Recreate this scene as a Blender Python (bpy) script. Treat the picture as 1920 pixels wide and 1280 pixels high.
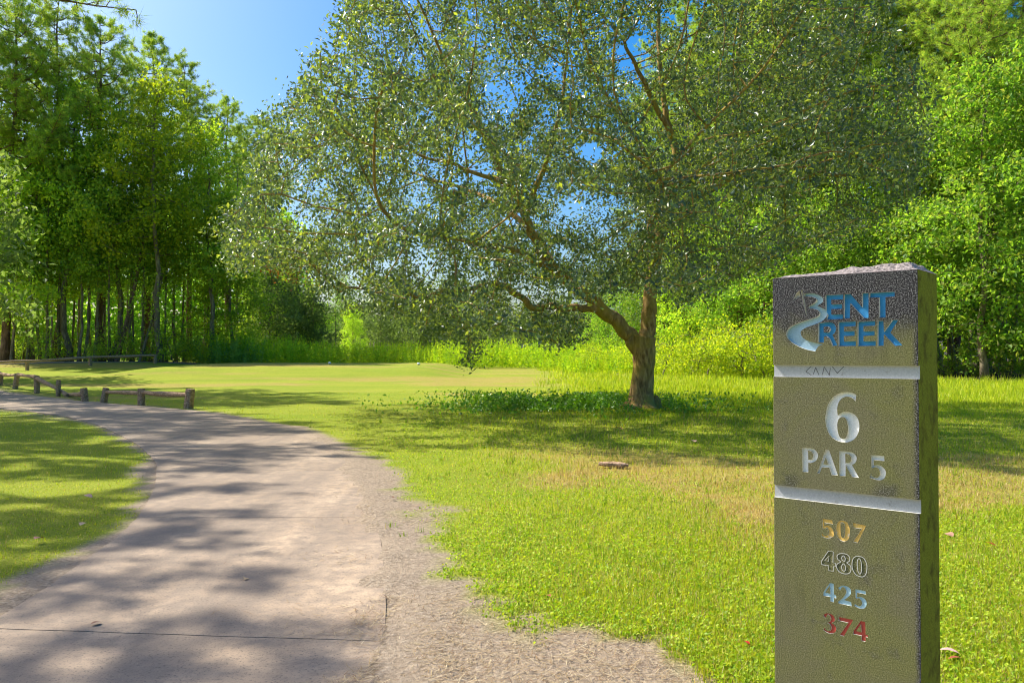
import bpy, bmesh, math, random
import numpy as np
from mathutils import Vector, Matrix

# ------------------------------------------------------------------ clear
for o in list(bpy.data.objects):
    bpy.data.objects.remove(o, do_unlink=True)
SC = bpy.context.scene
COL = SC.collection
R = math.radians

# ------------------------------------------------------------------ camera
FPX = 1550.0                      # focal length in pixels of a 1920 px wide frame
EYE = 1.30
PITCH = R(1.03)
cam_d = bpy.data.cameras.new('camera')
cam_d.sensor_width = 36.0
cam_d.lens = FPX / 1920.0 * 36.0
cam_d.clip_start = 0.05
cam_d.clip_end = 6000
cam_d.dof.use_dof = True
cam_d.dof.focus_distance = 2.6
cam_d.dof.aperture_fstop = 20.0
cam = bpy.data.objects.new('camera', cam_d)
COL.objects.link(cam)
cam.location = (0, 0, EYE)
cam.rotation_euler = (R(90) + PITCH, 0, 0)
SC.camera = cam

# ------------------------------------------------------------------ sky and sun
SUN_AZ = (-0.89, 0.455)           # horizontal direction TO the sun
SUN_EL = R(47)
world = bpy.data.worlds.new('World')
SC.world = world
world.use_nodes = True
wn = world.node_tree
for n in list(wn.nodes):
    wn.nodes.remove(n)
sky = wn.nodes.new('ShaderNodeTexSky')
sky.sky_type = 'NISHITA'
sky.sun_disc = False
sky.sun_elevation = SUN_EL
sky.sun_rotation = math.atan2(SUN_AZ[0], SUN_AZ[1])
sky.air_density = 1.0
sky.dust_density = 3.2
sky.ozone_density = 3.4
bg = wn.nodes.new('ShaderNodeBackground')
bg.inputs['Strength'].default_value = 0.058
wo = wn.nodes.new('ShaderNodeOutputWorld')
grade = wn.nodes.new('ShaderNodeHueSaturation')
grade.inputs['Saturation'].default_value = 1.7
grade.inputs['Value'].default_value = 1.0
wn.links.new(sky.outputs[0], grade.inputs['Color'])
wn.links.new(grade.outputs[0], bg.inputs['Color'])
wn.links.new(bg.outputs[0], wo.inputs['Surface'])

sun_d = bpy.data.lights.new('sun', 'SUN')
sun_d.energy = 2.3
sun_d.angle = R(0.53)
sun_d.color = (1.0, 0.95, 0.86)
sun = bpy.data.objects.new('sun', sun_d)
COL.objects.link(sun)
_az = Vector((SUN_AZ[0], SUN_AZ[1])).normalized()
SUNV = Vector((_az.x * math.cos(SUN_EL), _az.y * math.cos(SUN_EL), math.sin(SUN_EL)))
sun.rotation_euler = (-SUNV).to_track_quat('-Z', 'Y').to_euler()
sun.location = (-20, 10, 30)

vs = SC.view_settings
vs.view_transform = 'Standard'
vs.look = 'None'
vs.exposure = 1.88
vs.gamma = 1.0
vs.use_curve_mapping = False
cy = SC.cycles
cy.pixel_filter_type = 'BLACKMAN_HARRIS'
cy.filter_width = 1.05
cy.max_bounces = 8
cy.diffuse_bounces = 6
cy.glossy_bounces = 2
cy.transmission_bounces = 3
cy.transparent_max_bounces = 4
cy.caustics_reflective = False
cy.caustics_refractive = False

# ------------------------------------------------------------------ small helpers
rng = np.random.default_rng(7)
random.seed(7)


def tag(o, label=None, cat=None, group=None, kind=None):
    if label: o['label'] = label
    if cat: o['category'] = cat
    if group: o['group'] = group
    if kind: o['kind'] = kind
    return o


def empty(name, loc, rz=0.0):
    o = bpy.data.objects.new(name, None)
    COL.objects.link(o)
    o.location = loc
    o.rotation_euler = (0, 0, rz)
    o.empty_display_size = 0.2
    return o


def mesh_np(name, V, F, mat=None, smooth=False, col=None, uvw=None):
    """mesh datablock from numpy arrays; F is one (m,k) array or a list of them"""
    V = np.asarray(V, dtype=np.float32).reshape(-1, 3)
    if not isinstance(F, list):
        F = [F]
    F = [np.asarray(f, dtype=np.int32) for f in F if len(f)]
    me = bpy.data.meshes.new(name)
    me.vertices.add(len(V))
    me.vertices.foreach_set('co', V.ravel())
    loops = np.concatenate([f.ravel() for f in F])
    cnt = np.concatenate([np.full(len(f), f.shape[1], dtype=np.int32) for f in F])
    start = np.concatenate([[0], np.cumsum(cnt)[:-1]]).astype(np.int32)
    me.loops.add(len(loops))
    me.loops.foreach_set('vertex_index', loops)
    me.polygons.add(len(cnt))
    me.polygons.foreach_set('loop_start', start)
    me.polygons.foreach_set('use_smooth', np.full(len(cnt), smooth, dtype=bool))
    if col is not None:
        a = me.color_attributes.new('col', 'FLOAT_COLOR', 'POINT')
        c = np.ones((len(V), 4), dtype=np.float32)
        c[:, :3] = col
        a.data.foreach_set('color', c.ravel())
    me.update(calc_edges=True)
    me.validate()
    if mat:
        me.materials.append(mat)
    return me


def obj(name, me, parent=None, loc=None):
    o = bpy.data.objects.new(name, me)
    COL.objects.link(o)
    if parent:
        o.parent = parent
    if loc is not None:
        o.location = loc
    return o


def copy_tree(o, parent=None):
    c = o.copy()
    COL.objects.link(c)
    c.parent = parent
    for ch in list(o.children):
        copy_tree(ch, c)
    return c


def sm(t):
    t = np.clip(t, 0, 1)
    return t * t * (3 - 2 * t)


def _hash(ix, iy, iz, seed):
    n = (ix.astype(np.int64) * 374761393 + iy.astype(np.int64) * 668265263
         + iz.astype(np.int64) * 2147483647 + seed * 974711) & 0x7fffffff
    n = ((n ^ (n >> 13)) * 1274126177) & 0x7fffffff
    n = (n ^ (n >> 16)) & 0xffff
    return n / 65535.0


def vnoise(x, y, z=None, seed=0):
    x = np.asarray(x, float); y = np.asarray(y, float)
    z = np.zeros_like(x) if z is None else np.asarray(z, float)
    ix, iy, iz = np.floor(x), np.floor(y), np.floor(z)
    fx, fy, fz = x - ix, y - iy, z - iz
    fx, fy, fz = fx * fx * (3 - 2 * fx), fy * fy * (3 - 2 * fy), fz * fz * (3 - 2 * fz)
    r = 0
    for dx in (0, 1):
        for dy in (0, 1):
            for dz in (0, 1):
                w = (fx if dx else 1 - fx) * (fy if dy else 1 - fy) * (fz if dz else 1 - fz)
                r = r + w * _hash(ix + dx, iy + dy, iz + dz, seed)
    return r


def fbm(x, y, z=None, seed=0, oct=3):
    s, a, t = 0, 0.5, 0
    for k in range(oct):
        zz = None if z is None else z * 2 ** k
        s = s + a * vnoise(x * 2 ** k, y * 2 ** k, zz, seed + k)
        t += a
        a *= 0.5
    return s / t


def seg_dist(x, y, P):
    """distance of points to a polyline"""
    d = np.full(np.shape(x), 1e9)
    for (ax, ay), (bx, by) in zip(P[:-1], P[1:]):
        vx, vy = bx - ax, by - ay
        t = np.clip(((x - ax) * vx + (y - ay) * vy) / (vx * vx + vy * vy + 1e-12), 0, 1)
        d = np.minimum(d, np.hypot(x - ax - t * vx, y - ay - t * vy))
    return d


def in_poly(x, y, P):
    c = np.zeros(np.shape(x), bool)
    n = len(P)
    for i in range(n):
        x0, y0 = P[i]; x1, y1 = P[(i + 1) % n]
        if y0 == y1:
            continue
        m = ((y0 > y) != (y1 > y)) & (x < (x1 - x0) * (y - y0) / (y1 - y0) + x0)
        c ^= m
    return c


# ------------------------------------------------------------------ terrain shape
def hgt(x, y):
    x = np.asarray(x, float); y = np.asarray(y, float)
    z = 0.50 * sm((y - 22) / 28)
    tee = sm((x + 21) / 4) * sm((-1.6 - x) / 3.2) * sm((y - 35) / 6) * (1 - sm((y - 52) / 4))
    z = z + 0.40 * tee
    z = z + 0.42 * sm((y - 45) / 7) * sm((-17 - x) / 6)
    und = (fbm(x * 0.45, y * 0.45, seed=3) - 0.5) * 0.14
    z = z + und * sm((x - 0.8) / 2.5) * sm((70 - y) / 20)
    und2 = (fbm(x * 0.3, y * 0.3, seed=5) - 0.5) * 0.10
    z = z + und2 * sm((y - 25) / 6) * sm((1.0 - x) / 3) * sm((60 - y) / 10) * sm((x + 13) / 3)
    return z


def ray(px, py):
    a = (px - 960.0) / FPX
    b = (640.0 - py) / FPX
    return np.array([a, math.cos(PITCH) - b * math.sin(PITCH), math.sin(PITCH) + b * math.cos(PITCH)])


def ground_at(px, py):
    d = ray(px, py)
    y = np.linspace(1.0, 120, 6000)
    t = y / d[1]
    x = d[0] * t
    z = EYE + d[2] * t
    below = z <= hgt(x, y)
    i = int(np.argmax(below)) if below.any() else len(y) - 1
    return np.array([x[i], y[i], float(hgt(x[i], y[i]))])


def at_y(px, py, Y):
    d = ray(px, py)
    t = Y / d[1]
    return np.array([d[0] * t, Y, EYE + d[2] * t])


def gx(px, Y):
    return (px - 960.0) / FPX * Y


def on(x, y, dz=0.0):
    return (float(x), float(y), float(hgt(x, y)) + dz)


def project(P):
    """world points -> photo pixels"""
    x, y, z = P[:, 0], P[:, 1], P[:, 2] - EYE
    c, s = math.cos(PITCH), math.sin(PITCH)
    f = y * c + z * s
    u = -y * s + z * c
    return 960 + FPX * x / f, 640 - FPX * u / f


# ------------------------------------------------------------------ materials
def new_mat(name):
    m = bpy.data.materials.new(name)
    m.use_nodes = True
    nt = m.node_tree
    for n in list(nt.nodes):
        nt.nodes.remove(n)
    out = nt.nodes.new('ShaderNodeOutputMaterial')
    return m, nt, out


def N(nt, t, **kw):
    n = nt.nodes.new(t)
    for k, v in kw.items():
        if k in n.inputs:
            n.inputs[k].default_value = v
        else:
            setattr(n, k, v)
    return n


def ramp(nt, fac, stops, interp='LINEAR'):
    r = nt.nodes.new('ShaderNodeValToRGB')
    r.color_ramp.interpolation = interp
    e = r.color_ramp.elements
    while len(e) < len(stops):
        e.new(0.5)
    for k, (p, c) in enumerate(stops):
        e[k].position = p
        e[k].color = (c[0], c[1], c[2], 1) if not isinstance(c, (int, float)) else (c, c, c, 1)
    nt.links.new(fac, r.inputs['Fac'])
    return r.outputs['Color']


def mixc(nt, fac, a, b, mode='MIX'):
    m = nt.nodes.new('ShaderNodeMix')
    m.data_type = 'RGBA'
    m.blend_type = mode
    for sock, v in ((m.inputs[0], fac), (m.inputs[6], a), (m.inputs[7], b)):
        if isinstance(v, (int, float)):
            sock.default_value = v
        elif isinstance(v, tuple):
            sock.default_value = (v[0], v[1], v[2], 1)
        else:
            nt.links.new(v, sock)
    return m.outputs[2]


def noise(nt, vec, scale, detail=4, rough=0.55, dist=0.0):
    n = nt.nodes.new('ShaderNodeTexNoise')
    n.inputs['Scale'].default_value = scale
    n.inputs['Detail'].default_value = detail
    n.inputs['Roughness'].default_value = rough
    n.inputs['Distortion'].default_value = dist
    nt.links.new(vec, n.inputs['Vector'])
    return n.outputs['Fac']


def bump(nt, h, strength, dist=0.01, prev=None):
    b = nt.nodes.new('ShaderNodeBump')
    b.inputs['Strength'].default_value = strength
    b.inputs['Distance'].default_value = dist
    nt.links.new(h, b.inputs['Height'])
    if prev is not None:
        nt.links.new(prev, b.inputs['Normal'])
    return b.outputs['Normal']


def leaf_mat(name, trans=0.4, rough=0.45, spec=0.4, var=0.25, tint=(1.25, 1.3, 0.55)):
    m, nt, out = new_mat(name)
    at = N(nt, 'ShaderNodeAttribute', attribute_name='col')
    oi = N(nt, 'ShaderNodeObjectInfo')
    mr = N(nt, 'ShaderNodeMapRange')
    mr.inputs['To Min'].default_value = 1 - var
    mr.inputs['To Max'].default_value = 1 + var
    nt.links.new(oi.outputs['Random'], mr.inputs['Value'])
    hs = N(nt, 'ShaderNodeHueSaturation')
    nt.links.new(at.outputs['Color'], hs.inputs['Color'])
    nt.links.new(mr.outputs[0], hs.inputs['Value'])
    p = N(nt, 'ShaderNodeBsdfPrincipled')
    p.inputs['Roughness'].default_value = rough
    p.inputs['Specular IOR Level'].default_value = spec
    nt.links.new(hs.outputs['Color'], p.inputs['Base Color'])
    tr = N(nt, 'ShaderNodeBsdfTranslucent')
    tc = mixc(nt, 1.0, hs.outputs['Color'], tint, 'MULTIPLY')
    nt.links.new(tc, tr.inputs['Color'])
    mx = N(nt, 'ShaderNodeMixShader')
    mx.inputs[0].default_value = trans
    nt.links.new(p.outputs[0], mx.inputs[1])
    nt.links.new(tr.outputs[0], mx.inputs[2])
    nt.links.new(mx.outputs[0], out.inputs['Surface'])
    return m


def bark_mat(name, c0, c1, c2, scale=9.0, zs=0.25, moss=None):
    m, nt, out = new_mat(name)
    tc = N(nt, 'ShaderNodeTexCoord')
    mp = N(nt, 'ShaderNodeMapping')
    mp.inputs['Scale'].default_value = (1, 1, zs)
    nt.links.new(tc.outputs['Object'], mp.inputs['Vector'])
    n1 = noise(nt, mp.outputs[0], scale, 6, 0.65, 0.6)
    n2 = noise(nt, tc.outputs['Object'], 2.2, 3)
    c = ramp(nt, n1, [(0.3, c0), (0.5, c1), (0.72, c2)])
    if moss:
        c = mixc(nt, ramp(nt, n2, [(0.42, 0.0), (0.62, 0.75)]), c, moss)
    p = N(nt, 'ShaderNodeBsdfPrincipled')
    p.inputs['Roughness'].default_value = 0.9
    p.inputs['Specular IOR Level'].default_value = 0.15
    nt.links.new(c, p.inputs['Base Color'])
    nt.links.new(bump(nt, n1, 0.9, 0.04), p.inputs['Normal'])
    nt.links.new(p.outputs[0], out.inputs['Surface'])
    return m


def ground_mat():
    m, nt, out = new_mat('ground_soil_and_turf')
    tc = N(nt, 'ShaderNodeTexCoord')
    v = tc.outputs['Object']
    at = N(nt, 'ShaderNodeAttribute', attribute_name='col')
    sep = N(nt, 'ShaderNodeSeparateColor')
    nt.links.new(at.outputs['Color'], sep.inputs[0])
    fine = noise(nt, v, 38, 5, 0.7)
    mid = noise(nt, v, 3.1, 4, 0.6)
    mp = N(nt, 'ShaderNodeMapping')
    mp.inputs['Scale'].default_value = (0.35, 1.0, 1.0)
    mp.inputs['Rotation'].default_value = (0, 0, 0.25)
    nt.links.new(v, mp.inputs['Vector'])
    big = noise(nt, mp.outputs[0], 0.55, 4, 0.6, 0.4)
    grass = ramp(nt, fine, [(0.25, (0.092, 0.149, 0.009)), (0.5, (0.207, 0.269, 0.017)), (0.75, (0.348, 0.395, 0.043))])
    g2 = ramp(nt, fine, [(0.25, (0.130, 0.167, 0.011)), (0.5, (0.272, 0.299, 0.025)), (0.75, (0.436, 0.442, 0.067))])
    g3 = ramp(nt, fine, [(0.25, (0.202, 0.138, 0.034)), (0.55, (0.393, 0.275, 0.083)), (0.8, (0.547, 0.413, 0.146))])
    g = mixc(nt, ramp(nt, big, [(0.35, 0.0), (0.6, 1.0)]), grass, g2)
    dry = N(nt, 'ShaderNodeMath', operation='MULTIPLY')
    nt.links.new(sep.outputs[1], dry.inputs[0])
    nt.links.new(ramp(nt, mid, [(0.3, 0.3), (0.6, 1.0)]), dry.inputs[1])
    g = mixc(nt, dry.outputs[0], g, g3)
    soil = ramp(nt, fine, [(0.25, (0.12, 0.085, 0.055)), (0.5, (0.31, 0.24, 0.165)), (0.78, (0.54, 0.44, 0.32))])
    soil2 = mixc(nt, ramp(nt, mid, [(0.42, 0.0), (0.66, 0.55)]), soil, (0.37, 0.285, 0.195))
    c = mixc(nt, sep.outputs[0], g, soil2)
    # forest floor (blue channel): leaf mould
    mould = ramp(nt, fine, [(0.25, (0.025, 0.022, 0.012)), (0.6, (0.085, 0.06, 0.03)), (0.85, (0.16, 0.11, 0.05))])
    c = mixc(nt, sep.outputs[2], c, mould)
    p = N(nt, 'ShaderNodeBsdfPrincipled')
    p.inputs['Roughness'].default_value = 0.95
    p.inputs['Specular IOR Level'].default_value = 0.1
    nt.links.new(c, p.inputs['Base Color'])
    b = bump(nt, fine, 0.8, 0.03)
    b = bump(nt, mid, 0.5, 0.05, b)
    nt.links.new(b, p.inputs['Normal'])
    nt.links.new(p.outputs[0], out.inputs['Surface'])
    return m


def concrete_mat():
    m, nt, out = new_mat('worn_concrete')
    tc = N(nt, 'ShaderNodeTexCoord')
    v = tc.outputs['Object']
    oi = N(nt, 'ShaderNodeObjectInfo')
    sp = noise(nt, v, 80, 3, 0.85)
    md = noise(nt, v, 9, 5, 0.65)
    bgn = noise(nt, v, 1.1, 4, 0.6, 0.5)
    mp = N(nt, 'ShaderNodeMapping')
    mp.inputs['Scale'].default_value = (1.0, 0.15, 1.0)
    nt.links.new(v, mp.inputs['Vector'])
    trk = noise(nt, mp.outputs[0], 2.6, 3, 0.55)
    c = ramp(nt, bgn, [(0.3, (0.341, 0.247, 0.160)), (0.55, (0.457, 0.337, 0.221)), (0.75, (0.539, 0.404, 0.268))])
    c = mixc(nt, ramp(nt, trk, [(0.40, 0.75), (0.62, 0.0)]), c, (0.226, 0.175, 0.128))
    c = mixc(nt, ramp(nt, md, [(0.40, 0.65), (0.6, 0.0)]), c, (0.220, 0.173, 0.128))
    c = mixc(nt, ramp(nt, sp, [(0.30, 0.95), (0.46, 0.0)]), c, (0.10, 0.083, 0.068))
    c = mixc(nt, ramp(nt, sp, [(0.66, 0.0), (0.76, 0.6)]), c, (0.800, 0.634, 0.412))
    mr = N(nt, 'ShaderNodeMapRange')
    mr.inputs['To Min'].default_value = 0.93
    mr.inputs['To Max'].default_value = 1.05
    nt.links.new(oi.outputs['Random'], mr.inputs['Value'])
    hs = N(nt, 'ShaderNodeHueSaturation')
    nt.links.new(c, hs.inputs['Color'])
    nt.links.new(mr.outputs[0], hs.inputs['Value'])
    p = N(nt, 'ShaderNodeBsdfPrincipled')
    p.inputs['Roughness'].default_value = 0.85
    p.inputs['Specular IOR Level'].default_value = 0.25
    nt.links.new(hs.outputs['Color'], p.inputs['Base Color'])
    b = bump(nt, sp, 0.5, 0.004)
    b = bump(nt, md, 0.35, 0.012, b)
    nt.links.new(b, p.inputs['Normal'])
    nt.links.new(p.outputs[0], out.inputs['Surface'])
    return m


def flat_mat(name, c, rough=0.6, spec=0.3, nscale=60, namp=0.25, bmp=0.2, bd=0.002):
    m, nt, out = new_mat(name)
    tc = N(nt, 'ShaderNodeTexCoord')
    n = noise(nt, tc.outputs['Object'], nscale, 4, 0.6)
    col = ramp(nt, n, [(0.3, tuple(k * (1 - namp) for k in c)), (0.7, tuple(min(1, k * (1 + namp)) for k in c))])
    p = N(nt, 'ShaderNodeBsdfPrincipled')
    p.inputs['Roughness'].default_value = rough
    p.inputs['Specular IOR Level'].default_value = spec
    nt.links.new(col, p.inputs['Base Color'])
    nt.links.new(bump(nt, n, bmp, bd), p.inputs['Normal'])
    nt.links.new(p.outputs[0], out.inputs['Surface'])
    return m


def attr_mat(name, rough=0.9, spec=0.1):
    m, nt, out = new_mat(name)
    at = N(nt, 'ShaderNodeAttribute', attribute_name='col')
    p = N(nt, 'ShaderNodeBsdfPrincipled')
    p.inputs['Roughness'].default_value = rough
    p.inputs['Specular IOR Level'].default_value = spec
    nt.links.new(at.outputs['Color'], p.inputs['Base Color'])
    nt.links.new(p.outputs[0], out.inputs['Surface'])
    return m


M = {}
M['ground'] = ground_mat()
M['concrete'] = concrete_mat()
M['grass'] = leaf_mat('grass_blade', 0.45, 0.5, 0.3, 0.0, (1.2, 1.2, 0.5))
M['oak_leaf'] = leaf_mat('oak_leaf', 0.34, 0.38, 0.6, 0.0, (1.7, 1.75, 0.4))
M['broad_leaf'] = leaf_mat('broad_leaf', 0.58, 0.5, 0.3, 0.22, (1.35, 1.4, 0.5))
M['needle'] = leaf_mat('pine_needle', 0.5, 0.5, 0.3, 0.15, (1.2, 1.2, 0.6))
M['weed'] = leaf_mat('weed_leaf', 0.5, 0.6, 0.2, 0.1, (1.2, 1.2, 0.5))
M['oak_bark'] = bark_mat('oak_bark', (0.107, 0.060, 0.026), (0.355, 0.215, 0.088), (0.709, 0.461, 0.202), 14, 0.28, (0.450, 0.321, 0.059))
M['pine_bark'] = bark_mat('pine_bark', (0.06, 0.035, 0.022), (0.16, 0.095, 0.06), (0.30, 0.19, 0.13), 8, 0.3)
M['grey_bark'] = bark_mat('grey_bark', (0.065, 0.053, 0.036), (0.195, 0.156, 0.102), (0.351, 0.294, 0.198), 8, 0.3)
M['wood'] = bark_mat('weathered_wood', (0.146, 0.088, 0.050), (0.416, 0.263, 0.156), (0.790, 0.562, 0.374), 26, 1.0)
M['straw'] = attr_mat('dry_straw')
M['dead_leaf'] = attr_mat('dead_leaf', 0.7, 0.2)

# ------------------------------------------------------------------ path outline (world)
PATH_L = [(-2.50, 0.2), (-2.50, 2.6), (-2.54, 4.1), (-2.62, 4.72), (-2.81, 5.81), (-3.02, 6.7), (-3.42, 7.9), (-3.90, 9.08),
          (-4.30, 10.0), (-4.72, 10.8), (-5.45, 12.07), (-6.5, 13.7), (-8.0, 15.85), (-9.75, 17.95), (-11.3, 19.4), (-13.0, 20.7),
          (-16.0, 22.6), (-20.5, 25.5), (-25.0, 29.5)]
PATH_R = [(-0.50, 0.2), (-0.52, 2.6), (-0.60, 3.9), (-0.72, 4.7), (-0.86, 5.5), (-1.10, 6.7), (-1.38, 7.9), (-1.75, 9.2),
          (-2.05, 10.2), (-2.42, 11.3), (-3.10, 13.2), (-3.85, 14.9), (-5.25, 16.9), (-6.55, 18.6), (-7.75, 19.9), (-9.0, 21.0),
          (-11.9, 23.4), (-16.2, 27.3), (-21.0, 32.3)]


def cr(P, n):
    """catmull-rom resample of each span into n steps"""
    P = np.array(P, float)
    Q = np.vstack([2 * P[0] - P[1], P, 2 * P[-1] - P[-2]])
    out = []
    for i in range(1, len(Q) - 2):
        p0, p1, p2, p3 = Q[i - 1], Q[i], Q[i + 1], Q[i + 2]
        for t in np.linspace(0, 1, n, endpoint=False):
            out.append(0.5 * ((2 * p1) + (-p0 + p2) * t + (2 * p0 - 5 * p1 + 4 * p2 - p3) * t * t + (-p0 + 3 * p1 - 3 * p2 + p3) * t ** 3))
    out.append(Q[-2])
    return np.array(out)


EL, ER = cr(PATH_L, 8), cr(PATH_R, 8)
PATH_POLY = [tuple(p) for p in EL[::2]] + [tuple(p) for p in ER[::-1][::2]]
BARE_OUT = [ground_at(*p)[:2] for p in [(1500, 1290), (1330, 1255), (1250, 1225), (1120, 1190), (1010, 1150), (905, 1112), (872, 1070), (842, 1000),
                                        (815, 945), (798, 925), (755, 888), (705, 852), (640, 825), (560, 801)]]
BARE_POLY = [(-0.6, 0.2), (2.4, 0.2), (1.9, 2.6)] + [tuple(p) for p in BARE_OUT] + [tuple(p) for p in ER[ER[:, 1] < 15][::-1][::2]]


def cover(x, y):
    """dirt, dry, forest-floor masks and inside-path flag for ground points"""
    x = np.asarray(x, float); y = np.asarray(y, float)
    path = in_poly(x, y, PATH_POLY)
    nz = fbm(x * 2.1, y * 2.1, seed=11)
    nf = fbm(x * 7.0, y * 7.0, seed=12)
    inb = in_poly(x, y, BARE_POLY)
    db = seg_dist(x, y, [tuple(p) for p in BARE_OUT] )
    sd = np.where(inb, db, -db)
    dirt = sm((sd + 0.05 + (nz - 0.5) * 0.75 + (nf - 0.5) * 0.35) / 0.22)
    near = (y < 16.5)
    dirt = np.where(near, dirt, 0)
    dl = seg_dist(x, y, PATH_L)
    wl = 0.12 + 0.34 * sm((6.5 - y) / 3) + 0.22 * sm((y - 7.5) / 2) * sm((11 - y) / 2)
    dirt = np.maximum(dirt, sm((wl - dl + (nz - 0.5) * 0.3 + (nf - 0.5) * 0.2) / 0.1))
    dr = seg_dist(x, y, PATH_R)
    dirt = np.maximum(dirt, np.where(y > 14, sm((0.16 - dr + (nz - 0.5) * 0.3) / 0.1), 0))
    side = ~path & (x > -12)
    dirt = np.maximum(dirt, np.where((y < 15.5) & side & (dr < dl), sm((0.30 - dr + (nz - 0.5) * 0.25) / 0.12), 0))
    arc = seg_dist(x, y, DRY_ARC)
    dry = 1.0 * np.exp(-(arc / 0.5) ** 2) * (0.45 + 1.0 * nz)
    big = fbm(x * 0.33 + 4, y * 0.33, seed=21)
    dry = np.maximum(dry, 0.8 * sm((big - 0.47) / 0.16) * sm((x + 1) / 2) * sm((14 - y) / 4))
    dry = np.maximum(dry, 0.75 * sm((fbm(x * 0.16, y * 0.55, seed=31) - 0.48) / 0.12) * sm((y - 22) / 4) * sm((3 - x) / 3))
    forest = np.maximum(sm((-x - 0.40 * y - 7.0 + (nz - 0.5) * 3) / 3) * sm((y - 53) / 3), sm((x - 12.5 - 0.10 * (y - 36)) / 4) * sm((y - 34.5 + (nz - 0.5) * 3) / 2.5))
    return path, np.clip(dirt, 0, 1), np.clip(dry, 0, 1), np.clip(forest, 0, 1)


DRY_ARC = [ground_at(*p)[:2] for p in [(1060, 905), (1110, 878), (1180, 878), (1260, 905), (1340, 925), (1440, 965), (1520, 1010)]]

# ------------------------------------------------------------------ ground sheet
xs = np.concatenate([-np.geomspace(1500, 45, 14), np.arange(-44, -9, 0.8), np.arange(-9, 8.0, 0.13), np.arange(8, 44, 0.8), np.geomspace(45, 1500, 14)])
ys = np.concatenate([-np.geomspace(300, 6, 8), np.arange(-5, 2.2, 0.6), np.arange(2.2, 17, 0.13), np.arange(17, 62, 0.5), np.geomspace(63, 3000, 18)])
X, Y = np.meshgrid(xs, ys)
Z = hgt(X, Y)
pth, dirt, dry, fo = cover(X.ravel(), Y.ravel())
dRr = seg_dist(X.ravel(), Y.ravel(), PATH_R)
lapw = 0.55 * (fbm(X.ravel() * 1.9, Y.ravel() * 1.9, seed=18) - 0.30) * (Y.ravel() < 13)
lap = sm((lapw - dRr) / 0.12) * pth
dirt = np.maximum(dirt, lap)
dirt = np.where(pth, 1.0, dirt)
dLl = seg_dist(X.ravel(), Y.ravel(), PATH_L)
Zr = Z.ravel() - 0.03 * (pth & (dRr > 0.16) & (dLl > 0.16)) * (1 - lap) + 0.024 * lap + 0.017 * np.exp(-(dRr / 0.3) ** 2) * (~pth) * (Y.ravel() < 15) + 0.012 * (fbm(X.ravel() * 5, Y.ravel() * 5, seed=8) - 0.5)
V = np.stack([X.ravel(), Y.ravel(), Zr], 1)
nx, ny = len(xs), len(ys)
idx = np.arange(nx * ny).reshape(ny, nx)
Fq = np.stack([idx[:-1, :-1].ravel(), idx[:-1, 1:].ravel(), idx[1:, 1:].ravel(), idx[1:, :-1].ravel()], 1)
ground = obj('ground', mesh_np('ground', V, Fq, M['ground'], True, np.stack([dirt, dry, fo], 1)))
tag(ground, 'grassy ground with mown tee mound, bare sandy verges and leaf mould under trees', 'ground', kind='structure')

# ------------------------------------------------------------------ cart path: one concrete slab after another
path_root = empty('cart_path', (0, 0, 0))
tag(path_root, 'pale worn concrete cart path curving away to the left', 'path', kind='structure')


def arclen(P):
    d = np.hypot(*np.diff(P, axis=0).T)
    return np.concatenate([[0], np.cumsum(d)])


CEN = 0.5 * (cr(PATH_L, 10) + cr(PATH_R, 10))
LL, RR = cr(PATH_L, 10), cr(PATH_R, 10)
S = arclen(CEN)
y_at = np.interp  # station by distance along the centre line
s0 = np.interp(3.86, CEN[:, 1], S)
joints = [s0 - 2.83]
while joints[-1] + 2.83 < S[-1] - 0.2:
    joints.append(joints[-1] + 2.83)
joints = [max(0.05, joints[0])] + joints[1:]
GAP = 0.0045
for a, b in zip(joints[:-1], joints[1:]):
    n = 12
    st = np.linspace(a + GAP, b - GAP, n)
    k = 9
    top, bot = [], []
    for i, s in enumerate(st):
        l = np.array([np.interp(s, S, LL[:, 0]), np.interp(s, S, LL[:, 1])])
        r = np.array([np.interp(s, S, RR[:, 0]), np.interp(s, S, RR[:, 1])])
        wob = 0.022 * (vnoise(np.array([s * 4.0]), np.array([1.0]), seed=2)[0] - 0.5)
        for j in range(k):
            t = j / (k - 1)
            p = l * (1 - t) + r * t
            if j == 0: p = p + (l - r) / np.linalg.norm(l - r) * wob
            if i in (0, n - 1):
                p = p + (CEN[-1] - CEN[0]) * 0.0 + np.array([0, 1]) * 0.016 * (vnoise(np.array([p[0] * 9]), np.array([s]), seed=4)[0] - 0.5)
            edge = 0.004 if (j in (0, k - 1) or i in (0, n - 1)) else 0.0
            z = float(hgt(p[0], p[1])) + 0.014 - edge + 0.002 * (j / k)
            top.append((p[0], p[1], z)); bot.append((p[0], p[1], z - 0.1))
    V = np.array(top + bot)
    id2 = np.arange(n * k).reshape(n, k)
    F = [np.stack([id2[:-1, :-1].ravel(), id2[:-1, 1:].ravel(), id2[1:, 1:].ravel(), id2[1:, :-1].ravel()], 1)]
    rim = list(id2[0, :]) + list(id2[1:, -1]) + list(id2[-1, :-1][::-1]) + list(id2[1:-1, 0][::-1])
    rim = np.array(rim); nx2 = np.roll(rim, -1)
    F.append(np.stack([rim, rim + n * k, nx2 + n * k, nx2], 1))
    obj('concrete_slab', mesh_np('concrete_slab', V, F, M['concrete'], False), path_root)

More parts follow.
